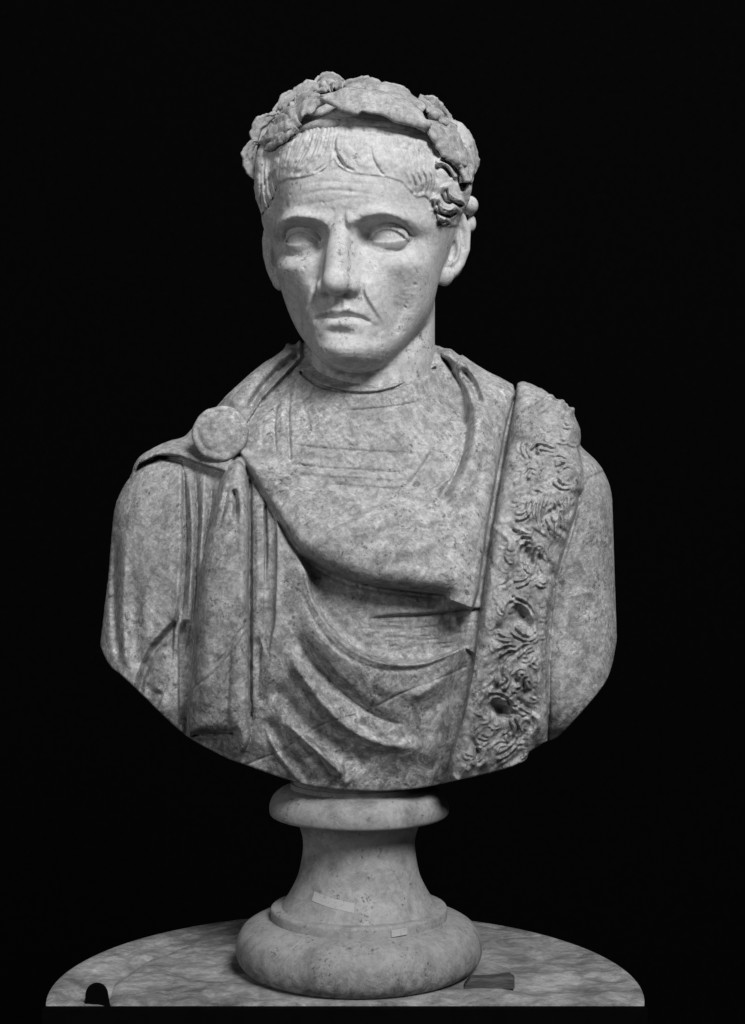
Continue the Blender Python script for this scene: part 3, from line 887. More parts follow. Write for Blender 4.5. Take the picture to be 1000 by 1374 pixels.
    H.ridge([(275, 610), (235, 600), (200, 606)], 7, 3, (0.2, 0.3)); H.ridge([(225, 590), (255, 572), (285, 560)], 8, -3, (0.3, 0.2))
    m = sstep(-1.2, 1.2, ssd)
    R[:] = R * (1 - m) + H.a * m
    LAB[ssd > 0] = 1
    # ---- layer 6: arm on the viewer's right
    H = T.like(); H.a += -2
    arm = [(735, 1000), (738, 900), (742, 820), (752, 770), (765, 720), (778, 660), (790, 640), (880, 600), (880, 1000)]
    asd = H.poly(arm)
    H.ridge([(752, 880), (754, 930), (750, 985)], 6, 3, (0.3, 0.1)); H.ridge([(770, 790), (768, 880), (760, 950)], 8, -3, (0.3, 0.2)); H.ridge([(764, 800), (790, 795), (806, 812)], 4, 2, (0.3, 0.3))
    m = sstep(-1.5, 1.5, asd); R[:] = R * (1 - m) + H.a * m
    LAB[asd > 0] = 6
    # ---- layer 7: fringed band hanging from the shoulder
    H = T.like(); H.a += 9
    band = [(693, 480), (693, 530), (684, 575), (672, 640), (660, 710), (650, 780), (642, 840), (634, 900), (622, 960), (606, 1010), (600, 1040), (600, 1075), (735, 1075), (735, 990), (736, 900), (741, 830), (747, 785), (754, 745), (766, 705), (776, 672),
            (783, 655), (782, 630), (776, 600), (790, 560), (760, 480)]
    bsd = H.poly(band)
    H.a += 10 * (1 - np.exp(-np.maximum(bsd, 0) / 9))
    lft = [(693, 530), (684, 575), (672, 640), (660, 710), (650, 780), (642, 840), (634, 900), (622, 960), (606, 1010)]
    H.a += 1.8 * noise2(SH, 11, 31)
    nz = noise2((SH[0] // 3 + 2, SH[1]), 3.2, 33); nz = np.repeat(nz, 3, 0)[:SH[0]]; nz = blur(nz, 1.5)
    for jj in range(SH[0]): nz[jj] = np.roll(nz[jj], int(14 * math.sin(jj * 0.055) + 7 * math.sin(jj * 0.13 + 1)))
    H.a += 1.7 * nz
    for a, w, A in (([(716, 900), (715, 960), (713, 985)], 3, -2.5), ([(724, 890), (724, 985)], 2.5, 2.5), ([(730, 860), (730, 985)], 2, -2.0)):
        H.ridge(a, w, A, (0.2, 0.1))
    # wool: drilled hollows and S-shaped tufts
    def drill(x, y, wx, wy, A, ang=0.0): H.blob(x, y, wx, wy, -0.8 * A, ang)
    drill(706, 745, 12, 15, 16, -0.3); drill(722, 752, 6, 13, 9, -0.2); drill(694, 826, 14, 18, 15, 0.4); drill(705, 832, 7, 14, 10, -0.5); drill(671, 951, 17, 12, 20, 0.2); drill(665, 975, 16, 22, 9, 0.3)
    drill(779, 669, 5, 8, 14); drill(668, 845, 6, 7, 7); drill(742, 772, 6, 6, 8); drill(693, 912, 8, 6, 8, 0.6); drill(703, 928, 7, 8, 7, 0.5); drill(665, 922, 7, 7, 6); drill(730, 700, 10, 16, 4)
    H.ridge([(606, 1010), (612, 994), (628, 990), (640, 1006), (642, 1030)], 3.5, -5, (0.1, 0.1)); H.blob(624, 1016, 16, 22, 6)
    tuft = [[(716, 610), (722, 598), (740, 602), (750, 606)], [(704, 640), (712, 630), (724, 636)], [(708, 592), (704, 604), (712, 618)], [(688, 692), (704, 690), (714, 674), (724, 664)], [(745, 630), (760, 622), (775, 628)], [(744, 640), (756, 652), (772, 650)], [(742, 616), (752, 614), (766, 622)],
            [(696, 730), (702, 722), (714, 724)], [(700, 760), (698, 740), (708, 730), (718, 734)], [(712, 764), (716, 744), (724, 734), (732, 748)], [(690, 784), (704, 780), (712, 772)], [(684, 800), (698, 806), (704, 812)],
            [(680, 828), (682, 812), (696, 806), (710, 814), (718, 832), (712, 852)], [(686, 838), (696, 850), (712, 856), (726, 840)], [(664, 850), (676, 856), (690, 858)], [(668, 876), (684, 868), (698, 872)], [(690, 880), (704, 868), (720, 864)],
            [(690, 910), (698, 900), (708, 904)], [(702, 926), (704, 912), (714, 910)], [(650, 942), (664, 932), (682, 940), (688, 962)], [(688, 962), (694, 976), (690, 992)], [(662, 1006), (670, 998), (684, 998)], [(664, 1016), (678, 1010), (690, 1000), (698, 986)],
            [(652, 928), (662, 914), (660, 904)], [(672, 924), (680, 914), (676, 906)], [(736, 690), (742, 706), (740, 722)], [(752, 690), (750, 712), (742, 730)], [(760, 660), (758, 690), (756, 715)], [(730, 664), (724, 690), (730, 716)], [(714, 668), (712, 684), (716, 700)]]
    for p0 in tuft:
        P = crom(p0, 5)
        tg = np.gradient(P, axis=0); tg /= np.linalg.norm(tg, axis=1, keepdims=True) + 1e-9
        nr = np.stack([-tg[:, 1], tg[:, 0]], 1)
        tp_ = np.linspace(0, 1, len(P))[:, None]
        A = rng.uniform(0.8, 1.2)
        H.ridge(P, 2.4, -4.5 * A, (0.2, 0.25), smooth=False)
        H.ridge(P + nr * 5.5 * (1 - 0.5 * tp_), 5.0, 5.0 * A, (0.15, 0.25), smooth=False)
        H.ridge(P - nr * 5.0 * (1 - 0.5 * tp_), 4.5, 4.0 * A, (0.15, 0.25), smooth=False)
        H.ridge(P + nr * 8.5 * (1 - 0.5 * tp_), 1.8, -3.2 * A, (0.2, 0.3), smooth=False)
        H.ridge(P - nr * 8.0 * (1 - 0.5 * tp_), 1.8, -2.4 * A, (0.2, 0.3), smooth=False)
    for i in range(70):                                     # loose locks of wool between them
        y = rng.uniform(570, 1000)
        xl = np.interp(y, [p[1] for p in lft], [p[0] for p in lft]) + 20; xr = np.interp(y, [560, 660, 720, 800, 1000], [765, 770, 750, 734, 710])
        x = rng.uniform(xl, xr); a = rng.choice([1.2, 1.9, 2.4, 0.6]) + rng.normal(0, 0.3); L = rng.uniform(12, 22); c = rng.choice([-1, 1]) * rng.uniform(0.2, 0.5)
        P = [(x, y)]
        for k in range(4):
            x += L / 4 * math.cos(a); y += L / 4 * math.sin(a); a += c; P.append((x, y))
        P = np.array(P)
        A = rng.uniform(1.0, 2.2)
        H.ridge(P, 2.2, A, (0.25, 0.35)); H.ridge(P + np.array([2.4, 0.6]), 1.5, -A, (0.25, 0.35))
    have = np.vstack([np.array(p0) for p0 in tuft])
    yy_ = 566.0; row = 0
    while yy_ < 1030:
        xl = np.interp(yy_, [p[1] for p in lft], [p[0] for p in lft]) + 16; xr = np.interp(yy_, [560, 660, 720, 800, 1000], [768, 772, 750, 734, 712])
        x = xl + (row % 2) * 9
        while x < xr:
            x0, y0 = x + rng.normal(0, 2.5), yy_ + rng.normal(0, 3)
            if np.hypot(have[:, 0] - x0, have[:, 1] - y0).min() > 9:
                a = 1.57 + 0.8 * math.sin(yy_ * 0.03 + x * 0.05) + rng.normal(0, 0.25); c = rng.choice([-1, 1]) * rng.uniform(0.25, 0.55); L = rng.uniform(14, 22)
                P = [(x0, y0)]
                for k in range(6):
                    x0 += L / 6 * math.cos(a); y0 += L / 6 * math.sin(a); a += c; P.append((x0, y0))
                P = np.array(P); tg = np.gradient(P, axis=0); tg /= np.linalg.norm(tg, axis=1, keepdims=True) + 1e-9
                nr = np.stack([-tg[:, 1], tg[:, 0]], 1); tp_ = np.linspace(0, 1, len(P))[:, None]; A = rng.uniform(0.5, 0.95)
                H.ridge(P, 1.9, -3.0 * A, (0.25, 0.3)); H.ridge(P + nr * 4.2 * (1 - 0.6 * tp_), 3.6, 3.6 * A, (0.2, 0.3)); H.ridge(P - nr * 4.2 * (1 - 0.6 * tp_), 3.6, 3.0 * A, (0.2, 0.3)); H.ridge(P + nr * 7 * (1 - 0.6 * tp_), 1.6, -2.4 * A, (0.25, 0.3))
            x += 17
        yy_ += 13; row += 1
    for jj, y in enumerate(T.gy):                            # the band is rounded across
        xl = np.interp(y, [p[1] for p in lft], [p[0] for p in lft]); xr = np.interp(y, [560, 660, 720, 800, 1000], [785, 780, 760, 742, 735])
        H.a[jj] += 7 * np.sqrt(np.clip(1 - ((T.gx - (xl + xr) / 2) / ((xr - xl) / 2)) ** 2, 0, 1)) - 3
    # plain strip along the inner edge stays smooth
    r = H.near(lft, 60)
    k = np.zeros(SH, np.float32); k[r[0]] = 1 - sstep(12, 30, r[1])
    H.a = H.a * (1 - 0.7 * k) + 0.7 * k * (9 + 12 * (1 - np.exp(-np.maximum(bsd, 0) / 10)))
    m = sstep(-1.2, 1.2, bsd)
    R[:] = R * (1 - m) + H.a * m
    LAB[bsd > 0] = 4
    # grooves on both sides of the band
    G = T.like()
    G.ridge([(690, 528), (682, 575), (670, 640), (658, 710), (648, 780), (640, 838), (632, 900)], 7, -7, (0.03, 0.2))
    G.ridge([(780, 668), (766, 715), (752, 760), (744, 790), (738, 840), (736, 910), (735, 992)], 3, -6, (0.1, 0.0))
    # cracks right through the drapery
    G.ridge([(250, 935), (262, 922), (285, 905), (300, 888), (318, 868), (328, 850)], 1.3, -2.0); G.ridge([(330, 1026), (380, 1006), (410, 985), (440, 970), (490, 955), (540, 930), (580, 915), (625, 895)], 1.3, -1.8)
    R += G.a
    # overall wear
    R += 0.5 * noise2(SH, 24, 41) + 0.1 * noise2(SH, 5, 42) + 0.12 * noise2(SH, 1.8, 43)
    pit = noise2(SH, 1.6, 44); R -= 0.9 * np.clip(pit - 2.3, 0, 1.2)

body_relief()
T.a *= 1.12

def torso_field():
    h = 1.38
    k = 4
    lo = np.array([-385.0, -215.0, -395.0]); hi = np.array([345.0, 88.0, 250.0])
    nc = np.ceil((hi - lo) / (h * k)).astype(int) + 2
    ax = [lo[i] + np.arange(nc[i]) * h * k for i in range(3)]
    P = [a.astype(np.float32) for a in np.meshgrid(*ax, indexing='ij')]
    Fc = torso_base(P)
    gr = np.gradient(Fc, h * k)
    Wc = (-gr[1] / (np.sqrt(gr[0] ** 2 + gr[1] ** 2 + gr[2] ** 2) + 1e-6)).astype(np.float32)
    n = [(nc[i] - 1) * k + 1 for i in range(3)]
    F = upsample(Fc, n, k); Wc = upsample(Wc, n, k)
    idx = np.nonzero(np.abs(F.ravel()) < 50)[0]
    i0, r = np.divmod(idx, n[1] * n[2]); j0, k0 = np.divmod(r, n[2])
    X = (lo[0] + i0 * h).astype(np.float32); Y = (lo[1] + j0 * h).astype(np.float32); Z = (lo[2] + k0 * h).astype(np.float32)
    u, v = proj(X, Y, Z)
    f = F.ravel()[idx] - T.sample(u, v) * sstep(0.0, 0.4, Wc.ravel()[idx])
    # curved cut of the bust's lower edge
    osd = T.poly(OUT, True)
    cut = -T.sample(u, v, osd) + 0.2 * np.maximum(Y - 5, 0)
    f = smax(f, cut.astype(np.float32), 2.5)
    F.ravel()[idx] = f
    # inside: also cut below
    ii = np.nonzero(F.ravel() < -45)[0]
    if len(ii):
        i0, r = np.divmod(ii, n[1] * n[2]); j0, k0 = np.divmod(r, n[2])
        X = (lo[0] + i0 * h).astype(np.float32); Y = (lo[1] + j0 * h).astype(np.float32); Z = (lo[2] + k0 * h).astype(np.float32)
        u, v = proj(X, Y, Z)
        F.ravel()[ii] = np.maximum(F.ravel()[ii], -T.sample(u, v, osd) + 0.2 * np.maximum(Y - 5, 0))
    Yg = (lo[1] + np.arange(n[1]) * h)[None, :, None]
    F = smax(F, (Yg - 70).astype(np.float32), 6)
    return F, lo, h

if True:
    F, lo, h = torso_field()
    V, Q = surface_nets(F, lo, h)
    del F
    Nv, Fn = vnormals(V, Q)
    C = V[Q].mean(1)
    u, v = proj(C[:, 0], C[:, 1], C[:, 2])
    ix = np.clip(np.round(u - T.x0).astype(int), 0, T.w - 1); iy = np.clip(np.round(v - T.y0).astype(int), 0, T.h - 1)
    lab = LAB[iy, ix].astype(int)
    lab[(C[:, 1] > 45) & (Fn[:, 1] > -0.2 * np.linalg.norm(Fn, axis=1))] = 7
    for li, nm in enumerate(NAMES):
        k = np.nonzero(lab == li)[0]
        if len(k) == 0: continue
        q = Q[k]
        used, inv = np.unique(q.ravel(), return_inverse=True)
        quadmesh(nm, to_bust(V[used]), inv.reshape(-1, 4), M_BODY, bust, normals=Nv[used])
# ------------------------------------------------------------------ laurel wreath
EC = np.array([0.0, 18.0, 68.0]); ER = np.array([144.0, 166.0, 152.0])
def on_shell(px, py):
    """where the line of sight through a photo point meets the shell that carries the wreath (head frame)"""
    px = np.asarray(px, float); py = np.asarray(py, float)
    o = np.array(w2h(0.0, -CD, 0.0))
    dx, dz = (px - 500) / CD, (687 - py) / CD
    e = np.array(w2h(dx, np.ones_like(dx), dz)) - np.array(w2h(0.0, 0.0, 0.0))[:, None]
    A = ((o - EC) / ER)[:, None]; B = e / ER[:, None]
    a = (B * B).sum(0); b = (A * B).sum(0); c = (A * A).sum(0) - 1
    disc = np.maximum(b * b - a * c, 0)
    t = (-b - np.sqrt(disc)) / a
    p = o[:, None] + t * e
    nrm = (p - EC[:, None]) / (ER ** 2)[:, None]
    nrm /= np.linalg.norm(nrm, axis=0)
    return p.T, nrm.T

def leaf(parent, ctr, up, dn, lift=(4, 4), camber=5.0, thick=5.0, seed=0, rough=1.0):
    r = np.random.default_rng(seed)
    nt, ns = 26, 13
    C = crom(ctr, 24)
    L = np.concatenate([[0], np.cumsum(np.hypot(*np.diff(C, axis=0).T))]); L /= L[-1]
    tt = np.linspace(0, 1, nt)
    cx, cy = np.interp(tt, L, C[:, 0]), np.interp(tt, L, C[:, 1])
    tx, ty = np.gradient(cx), np.gradient(cy); q = np.hypot(tx, ty); nx, ny = ty / q, -tx / q      # left of travel = up when travelling right
    k = np.linspace(0, 1, len(up))
    cu = crom(np.stack([k, up], 1), 12); cd = crom(np.stack([k, dn], 1), 12)
    wu, wd = np.interp(tt, cu[:, 0], cu[:, 1]), np.interp(tt, cd[:, 0], cd[:, 1])
    wu = np.maximum(wu, 0.8) * (1 + 0.05 * rough * r.normal(size=nt)); wd = np.maximum(wd, 0.8) * (1 + 0.05 * rough * r.normal(size=nt))
    s = np.linspace(-1, 1, ns)
    PX = cx[:, None] + nx[:, None] * np.where(s > 0, wu[:, None] * s, wd[:, None] * s)
    PY = cy[:, None] + ny[:, None] * np.where(s > 0, wu[:, None] * s, wd[:, None] * s)
    p, n = on_shell(PX.ravel(), PY.ravel())
    lf = lift[0] + (lift[1] - lift[0]) * tt
    hgt = lf[:, None] + 0.75 * camber * (1 - (np.abs(s[None, :]) ** 3.2)) - 3.4 * np.exp(-(s[None, :] / 0.11) ** 2) + 0.9 * np.sin((tt[:, None] * 7 - np.abs(s[None, :]) * 1.1) * 2 * math.pi) * (1 - np.abs(s[None, :])) * np.clip(np.abs(s[None, :]) * 4, 0, 1)
    nz = blur(r.normal(size=(nt, ns)).astype(np.float32), 1.6); hgt = hgt + rough * 1.15 * nz / nz.std()
    edge = (1 - 0.65 * np.abs(s[None, :]) ** 3) * np.ones((nt, 1))
    top = p + n * hgt.reshape(-1, 1); bot = p + n * (hgt - thick * edge - 2.0).reshape(-1, 1)
    V = np.vstack([top, bot])
    V = np.stack(h2w(V[:, 0], V[:, 1], V[:, 2]), 1)
    F = []
    N = nt * ns
    for i in range(nt - 1):
        for j in range(ns - 1):
            a = i * ns + j
            F.append((a, a + 1, a + ns + 1, a + ns)); F.append((N + a, N + a + ns, N + a + ns + 1, N + a + 1))
    for i in range(nt - 1):
        for j in (0, ns - 1):
            a = i * ns + j
            f = (a, a + ns, N + a + ns, N + a)
            F.append(f if j == 0 else f[::-1])
    for j in range(ns - 1):
        for i in (0, nt - 1):
            a = i * ns + j
            f = (a, N + a, N + a + 1, a + 1)
            F.append(f if i == 0 else f[::-1])
    me = bpy.data.meshes.new('leaf')
    me.from_pydata([tuple(v) for v in to_bust(V)], [], F)
    import bmesh
    bm = bmesh.new(); bm.from_mesh(me); bmesh.ops.recalc_face_normals(bm, faces=bm.faces); bm.to_mesh(me); bm.free()
    for q_ in me.polygons: q_.use_smooth = True
    o = link('leaf', me, M_LEAF, parent)
    return o

def ball(name, parent, px, py, r, lift, mat, sq=(1, 1, 1), seed=0):
    import bmesh
    p, n = on_shell([px], [py])
    c = p[0] + n[0] * lift
    c = np.array(h2w(*c))
    bm = bmesh.new()
    bmesh.ops.create_icosphere(bm, subdivisions=3, radius=1.0)
    rr = np.random.default_rng(seed)
    ph = rr.uniform(0, 6, 3)
    V = []
    for v in bm.verts:
        k = 1 + 0.06 * math.sin(4 * v.co.x + ph[0]) * math.sin(5 * v.co.y + ph[1]) + 0.05 * math.sin(6 * v.co.z + ph[2])
        V.append((c[0] + v.co.x * r * sq[0] * k, c[1] + v.co.y * r * sq[1] * k, c[2] + v.co.z * r * sq[2] * k))
    V = to_bust(np.array(V))
    for v, q in zip(bm.verts, V): v.co = q
    me = bpy.data.meshes.new(name); bm.to_mesh(me); bm.free()
    for q_ in me.polygons: q_.use_smooth = True
    return link(name, me, mat, parent)

# the ring that carries the leaves
ang = np.linspace(0, 2 * math.pi, 97)[:-1]
ring = []
zr = 120.0
for a in ang:
    zz = zr - EC[2] + 10 * math.cos(a) * 0
    k = math.sqrt(max(0.0, 1 - (zz / ER[2]) ** 2))
    ring.append((math.sin(a) * (ER[0] - 6) * k, EC[1] - math.cos(a) * (ER[1] - 6) * k, zr + 40 * (0.5 + 0.5 * math.cos(a)) - 4))
ring = np.array(ring)
V, Fq = [], []
for i, p in enumerate(ring):
    rad = np.array([p[0] / ER[0] ** 2, (p[1] - EC[1]) / ER[1] ** 2, (p[2] - EC[2]) / ER[2] ** 2]); rad /= np.linalg.norm(rad)
    tg = ring[(i + 1) % 96] - ring[i - 1]; tg /= np.linalg.norm(tg)
    bi = np.cross(rad, tg)
    # keep it inside the shell of the leaves
    for j in range(10):
        b = 2 * math.pi * j / 10 + i * 0.35
        r_ = 6.5 + 1.2 * math.cos(2 * (b - i * 0.35))
        V.append(p - rad * (14 + 9 * max(0.0, math.cos(ang[i]))) + (rad * math.cos(b) + bi * math.sin(b)) * r_)
        Fq.append((i * 10 + j, i * 10 + (j + 1) % 10, ((i + 1) % 96) * 10 + (j + 1) % 10, ((i + 1) % 96) * 10 + j))
V = np.array(V)
wreath = pymesh('laurel_wreath', to_bust(np.stack(h2w(V[:, 0], V[:, 1], V[:, 2]), 1)), Fq, M_LEAF, bust)

LEAVES = [
    ([(458, 114), (478, 112), (502, 114), (524, 122)], (3, 9, 9, 3), (3, 11, 11, 4), (-4, -3), 4),
    ([(376, 148), (394, 132), (420, 120), (440, 122)], (3, 10, 10, 4), (3, 10, 12, 4), (-2, 0), 5),
    ([(424, 124), (438, 113), (452, 112), (464, 120)], (3, 9, 8, 2), (4, 12, 12, 5), (3, 3), 5),
    ([(560, 134), (576, 140), (590, 153), (602, 170)], (3, 8, 8, 3), (3, 9, 9, 4), (0, 2), 5),
    ([(602, 168), (618, 186), (627, 212), (624, 246)], (4, 11, 12, 4), (4, 13, 14, 6), (1, 2), 6),
    ([(596, 172), (612, 194), (620, 222), (620, 246)], (3, 9, 10, 3), (3, 10, 10, 3), (6, 6), 4),
    ([(376, 154), (360, 164), (348, 178), (343, 194)], (3, 9, 9, 4), (3, 10, 9, 3), (0, 0), 5),
    ([(343, 188), (337, 202), (338, 222), (345, 240)], (3, 8, 9, 3), (3, 8, 9, 3), (0, 0), 4),
    ([(400, 173), (386, 182), (372, 192), (360, 204)], (2, 5, 5, 1), (2, 5, 5, 1), (0, 2), 3),
    ([(404, 163), (386, 167), (369, 178), (358, 198)], (4, 13, 12, 2), (4, 13, 10, 2), (4, 6), 5),
    ([(440, 146), (426, 143), (403, 146), (374, 158)], (2, 15, 19, 6), (2, 15, 19, 7), (8, 3), 6),
    ([(562, 168), (582, 182), (600, 200), (616, 226)], (3, 14, 14, 3), (3, 11, 13, 3), (4, 4), 6),
    ([(480, 124), (508, 124), (538, 132), (566, 152)], (3, 10, 11, 3), (3, 12, 12, 3), (-1, 0), 4),
    ([(437, 146), (462, 146), (500, 150), (540, 160), (568, 179)], (2, 15, 15, 13, 3), (2, 15, 13, 13, 3), (12, 9), 6),
]
for i, (c, up, dn, lf, cam_) in enumerate(LEAVES):
    if c[0][0] > c[-1][0]:          # travelling left: left of travel points down
        up, dn = dn, up
    leaf(wreath, c, up, dn, (lf[0] + 3, lf[1] + 3), cam_, 3.6, 100 + i)
for i, (x, y, r, l) in enumerate([(577, 161, 8, 8), (436, 118, 6, 4), (452, 118, 6, 4), (444, 112, 7, 0)]):
    ball('berry', wreath, x, y, r, l, M_LEAF, (1, 1, 0.9), i)

# ------------------------------------------------------------------ brooch on the shoulder
def disc(name, px, py, Yd, prof, mat, parent, tilt=(0.0, 0.0), nseg=72, rough=0.0, seed=0):
    """round ornament facing forward; prof = (radius, height)"""
    r = np.random.default_rng(seed)
    k = (CD + Yd) / CD
    c = np.array([(px - 500) * k, Yd, (687 - py) * k])
    a, b = tilt
    nrm = np.array([math.sin(a), -math.cos(a) * math.cos(b), math.sin(b)]); nrm /= np.linalg.norm(nrm)
    ux = np.cross(np.array([0, 0, 1.0]), -nrm); ux /= np.linalg.norm(ux); uz = np.cross(nrm, ux) * -1
    V, F = [], []
    ph = r.uniform(0, 6.28, 8)
    for i, (rad, hh) in enumerate(prof):
        for j in range(nseg):
            t = 2 * math.pi * j / nseg
            w = rad * (1 + 0.015 * math.sin(3 * t + ph[0]) + 0.012 * math.sin(7 * t + ph[1]))
            x, z = w * math.cos(t), w * math.sin(t)
            q = hh + rough * (math.sin(0.22 * x + ph[2]) * math.sin(0.19 * z + ph[3]) + 0.6 * math.sin(0.41 * x + ph[4] + 0.2 * z) * math.sin(0.37 * z + ph[5])) * (1 if hh > 4 else 0)
            V.append(c + ux * x + uz * z + nrm * q)
    m = len(prof)
    for i in range(m - 1):
        for j in range(nseg):
            F.append((i * nseg + j, i * nseg + (j + 1) % nseg, (i + 1) * nseg + (j + 1) % nseg, (i + 1) * nseg + j))
    V.append(c + nrm * prof[-1][1])
    for j in range(nseg):
        F.append(((m - 1) * nseg + j, (m - 1) * nseg + (j + 1) % nseg, m * nseg))
    return pymesh(name, to_bust(np.array(V)), F, mat, parent)

disc('shoulder_brooch', 297, 583, -70,
     [(33, -30), (34, -4), (36, 2), (37, 7), (35.5, 10), (32, 11.5), (29, 10.5), (27, 10), (25, 11.5), (21, 13), (16, 14), (11, 14.5), (6, 14.5), (2, 14.5)],
     M_BODY, bust, (-0.12, 0.22), 80, 0.8, 3)

# ------------------------------------------------------------------ socle
def lathe(name, prof, mat, parent, nseg=160, wob=0.0, seed=0, smooth_deg=40):
    r = np.random.default_rng(seed)
    ph = r.uniform(0, 6.28, 6)
    V, F = [], []
    for i, (rad, zz) in enumerate(prof):
        for j in range(nseg):
            t = 2 * math.pi * j / nseg
            w = rad + wob * (math.sin(2 * t + ph[0]) + 0.6 * math.sin(5 * t + ph[1] + zz * 0.03) + 0.4 * math.sin(11 * t + ph[2] - zz * 0.07))
            V.append((BX + w * math.cos(t), BY + w * math.sin(t), zz))
    for i in range(len(prof) - 1):
        for j in range(nseg):
            F.append((i * nseg + j, (i + 1) * nseg + j, (i + 1) * nseg + (j + 1) % nseg, i * nseg + (j + 1) % nseg))
    F.append(tuple(range(nseg))); F.append(tuple(reversed([(len(prof) - 1) * nseg + j for j in range(nseg)])))
    o = pymesh(name, to_bust(np.array(V)), F, mat, parent)
    me = o.data
    import bmesh
    bm = bmesh.new(); bm.from_mesh(me); bmesh.ops.recalc_face_normals(bm, faces=bm.faces); bm.to_mesh(me); bm.free()
    me.set_sharp_from_angle(angle=math.radians(smooth_deg))
    return o

def smooth_prof(pts, n=6): return [tuple(p) for p in crom(pts, n)]
shaft = smooth_prof([(105, -529), (100, -521), (91, -506), (82, -487), (77, -465), (75, -445), (78, -427), (86, -410), (90, -404)])
socle = lathe('socle', [(105.5, -530)] + shaft, M_SOCLE, bust, wob=0.25, seed=1)
cap = [(84, -405)] + smooth_prof([(114, -406), (118, -404), (120, -399), (119.5, -390), (115, -380), (106, -372), (98, -369)], 5) + [(92, -368), (91, -362)] + [(88, -362), (88, -320)]
lathe('cap_moulding', cap, M_SOCLE, socle, wob=0.3, seed=2)
lathe('collar_moulding', [(100, -545), (116, -545), (118, -543), (118.5, -532), (117.5, -529.3), (116.5, -528.3), (113, -527.6), (100, -527.6)], M_SOCLE, socle, wob=0.3, seed=3)
base = [(110, -607.8)] + smooth_prof([(150, -607.8), (157, -603), (163, -594), (165, -582), (162.5, -568), (155, -556), (143, -548), (130, -543.6), (118, -542)], 6) + [(104, -541.5)]
lathe('base_moulding', base, M_SOCLE, socle, wob=0.35, seed=4)

# paper labels stuck to the socle
tp = NT('label_paper')
M_PAPER = tp.done(tp.ramp(tp.noise(300, 4, 0.6), [(0.38, 0.31), (0.55, 0.38)]), 0.85, None, 0.2)
tp = NT('label_paper_inked')
M_PAPER2 = tp.done(tp.ramp(tp.noise(420, 3, 0.65, 1.2), [(0.34, 0.22), (0.46, 0.33)]), 0.85, None, 0.2)
def sticker(px0, px1, pys0, pys1, prof, lift, mat, nseg=16, nv=5):
    """paper patch lying on the lathe surface between heights"""
    V, F = [], []
    P = np.array(prof)
    for i in range(nseg + 1):
        for j in range(nv):
            a, b = i / nseg, j / (nv - 1)
            z = (pys0[0] * (1 - a) + pys0[1] * a) * (1 - b) + (pys1[0] * (1 - a) + pys1[1] * a) * b
            o = np.argsort(P[:, 1]); rad = np.interp(z, P[o, 1], P[o, 0]) + lift
            t = px0 * (1 - a) + px1 * a
            V.append((BX + rad * math.sin(t), BY - rad * math.cos(t), z))
    for i in range(nseg):
        for j in range(nv - 1):
            q = i * nv + j
            F.append((q, q + 1, q + nv + 1, q + nv))
    o = pymesh('paper_label', to_bust(np.array(V)), F, mat, socle)
    return o
sticker(-0.74, -0.06, (-494, -503), (-505, -514), shaft, 0.35, M_PAPER2)
sticker(0.36, 0.55, (-532, -531), (-541, -540), [(118.9, -545), (118.9, -530)], 0.4, M_PAPER, 6, 3)

# ------------------------------------------------------------------ the stand: weathered half-round slab with an added black border strip in front
CX, CYC, RS, YF = -34.0, -85.0, 379.0, -164.5
stand = empty('stand', W((CX, CYC, ZT - 60)), 'weathered grey half-round slab with rough grain under the socle', 'stand')
def to_stand(V):
    return np.stack([(V[:, 0] - CX) * S, (V[:, 1] - CYC) * S, (V[:, 2] - ZT + 60) * S], 1)
Tn = NT('weathered_slab')
mp = Tn.add('ShaderNodeMapping', {'Vector': Tn.tc.outputs['Object'], 'Scale': (0.75, 1.0, 1.0)}).outputs[0]
v1 = Tn.ramp(Tn.noise(40, 10, 0.75, 0.5, mp), [(0.36, 0.36), (0.48, 0.64), (0.60, 1.0)])
v2 = Tn.ramp(Tn.noise(11, 5, 0.6, 1.0), [(0.3, 0.55), (0.65, 1.0)])
v3 = Tn.ramp(Tn.noise(300, 5, 0.75, 0.4, mp), [(0.3, 0.7), (0.6, 1.0)])
vv = Tn.math('MULTIPLY', Tn.math('MULTIPLY', v1, v2), Tn.math('MULTIPLY', v3, 0.42))
M_SLAB = Tn.done(vv, 0.75, Tn.bump(Tn.noise(90, 8, 0.75, 0.4, mp), 0.8, 0.003), 0.2)
Tn = NT('flat_black')
M_BLACK = Tn.done(Tn.ramp(Tn.noise(80, 4), [(0.3, 0.0004), (0.7, 0.0010)]), 0.9, None, 0.05)

nx, ny = 300, 160
xs = np.linspace(-1, 1, nx); 
V, F = [], []
sn1 = noise2((ny, nx), 5, 71); sn2 = noise2((ny, nx), 2.0, 72); st = noise2((ny, nx // 6 + 2), 1.6, 73); st = np.repeat(st, 6, 1)[:, :nx]; st = blur(st, 1.5)
for j in range(ny):
    yy = YF + (CYC + RS - YF) * (j / (ny - 1))
    half = math.sqrt(max(RS ** 2 - (yy - CYC) ** 2, 1.0))
    for i in range(nx):
        x = CX + xs[i] * half
        rad = math.hypot(x - CX, yy - CYC)
        z = ZT - 1.0 + 0.0
        e = RS - rad
        amp = sstep(0, 40, np.array(math.hypot(x - BX, yy - BY) - 150)).item()
        amp *= sstep(0, 30, np.array(e)).item()
        z += amp * (1.5 * sn1[j, i] + 0.6 * sn2[j, i] + 0.5 * st[j, i]) - 2.4 * amp
        z -= 3.5 * math.exp(-max(e, 0) / 5.0)                       # worn rim
        if x < CX: z -= 3.0 * math.exp(-((rad - 300) / 7.0) ** 2) + (2.0 if 300 < rad < 345 else 0.0)
        V.append((x, yy, min(z, ZT - 0.5)))
for j in range(ny - 1):
    for i in range(nx - 1):
        a = j * nx + i
        F.append((a, a + 1, a + nx + 1, a + nx))
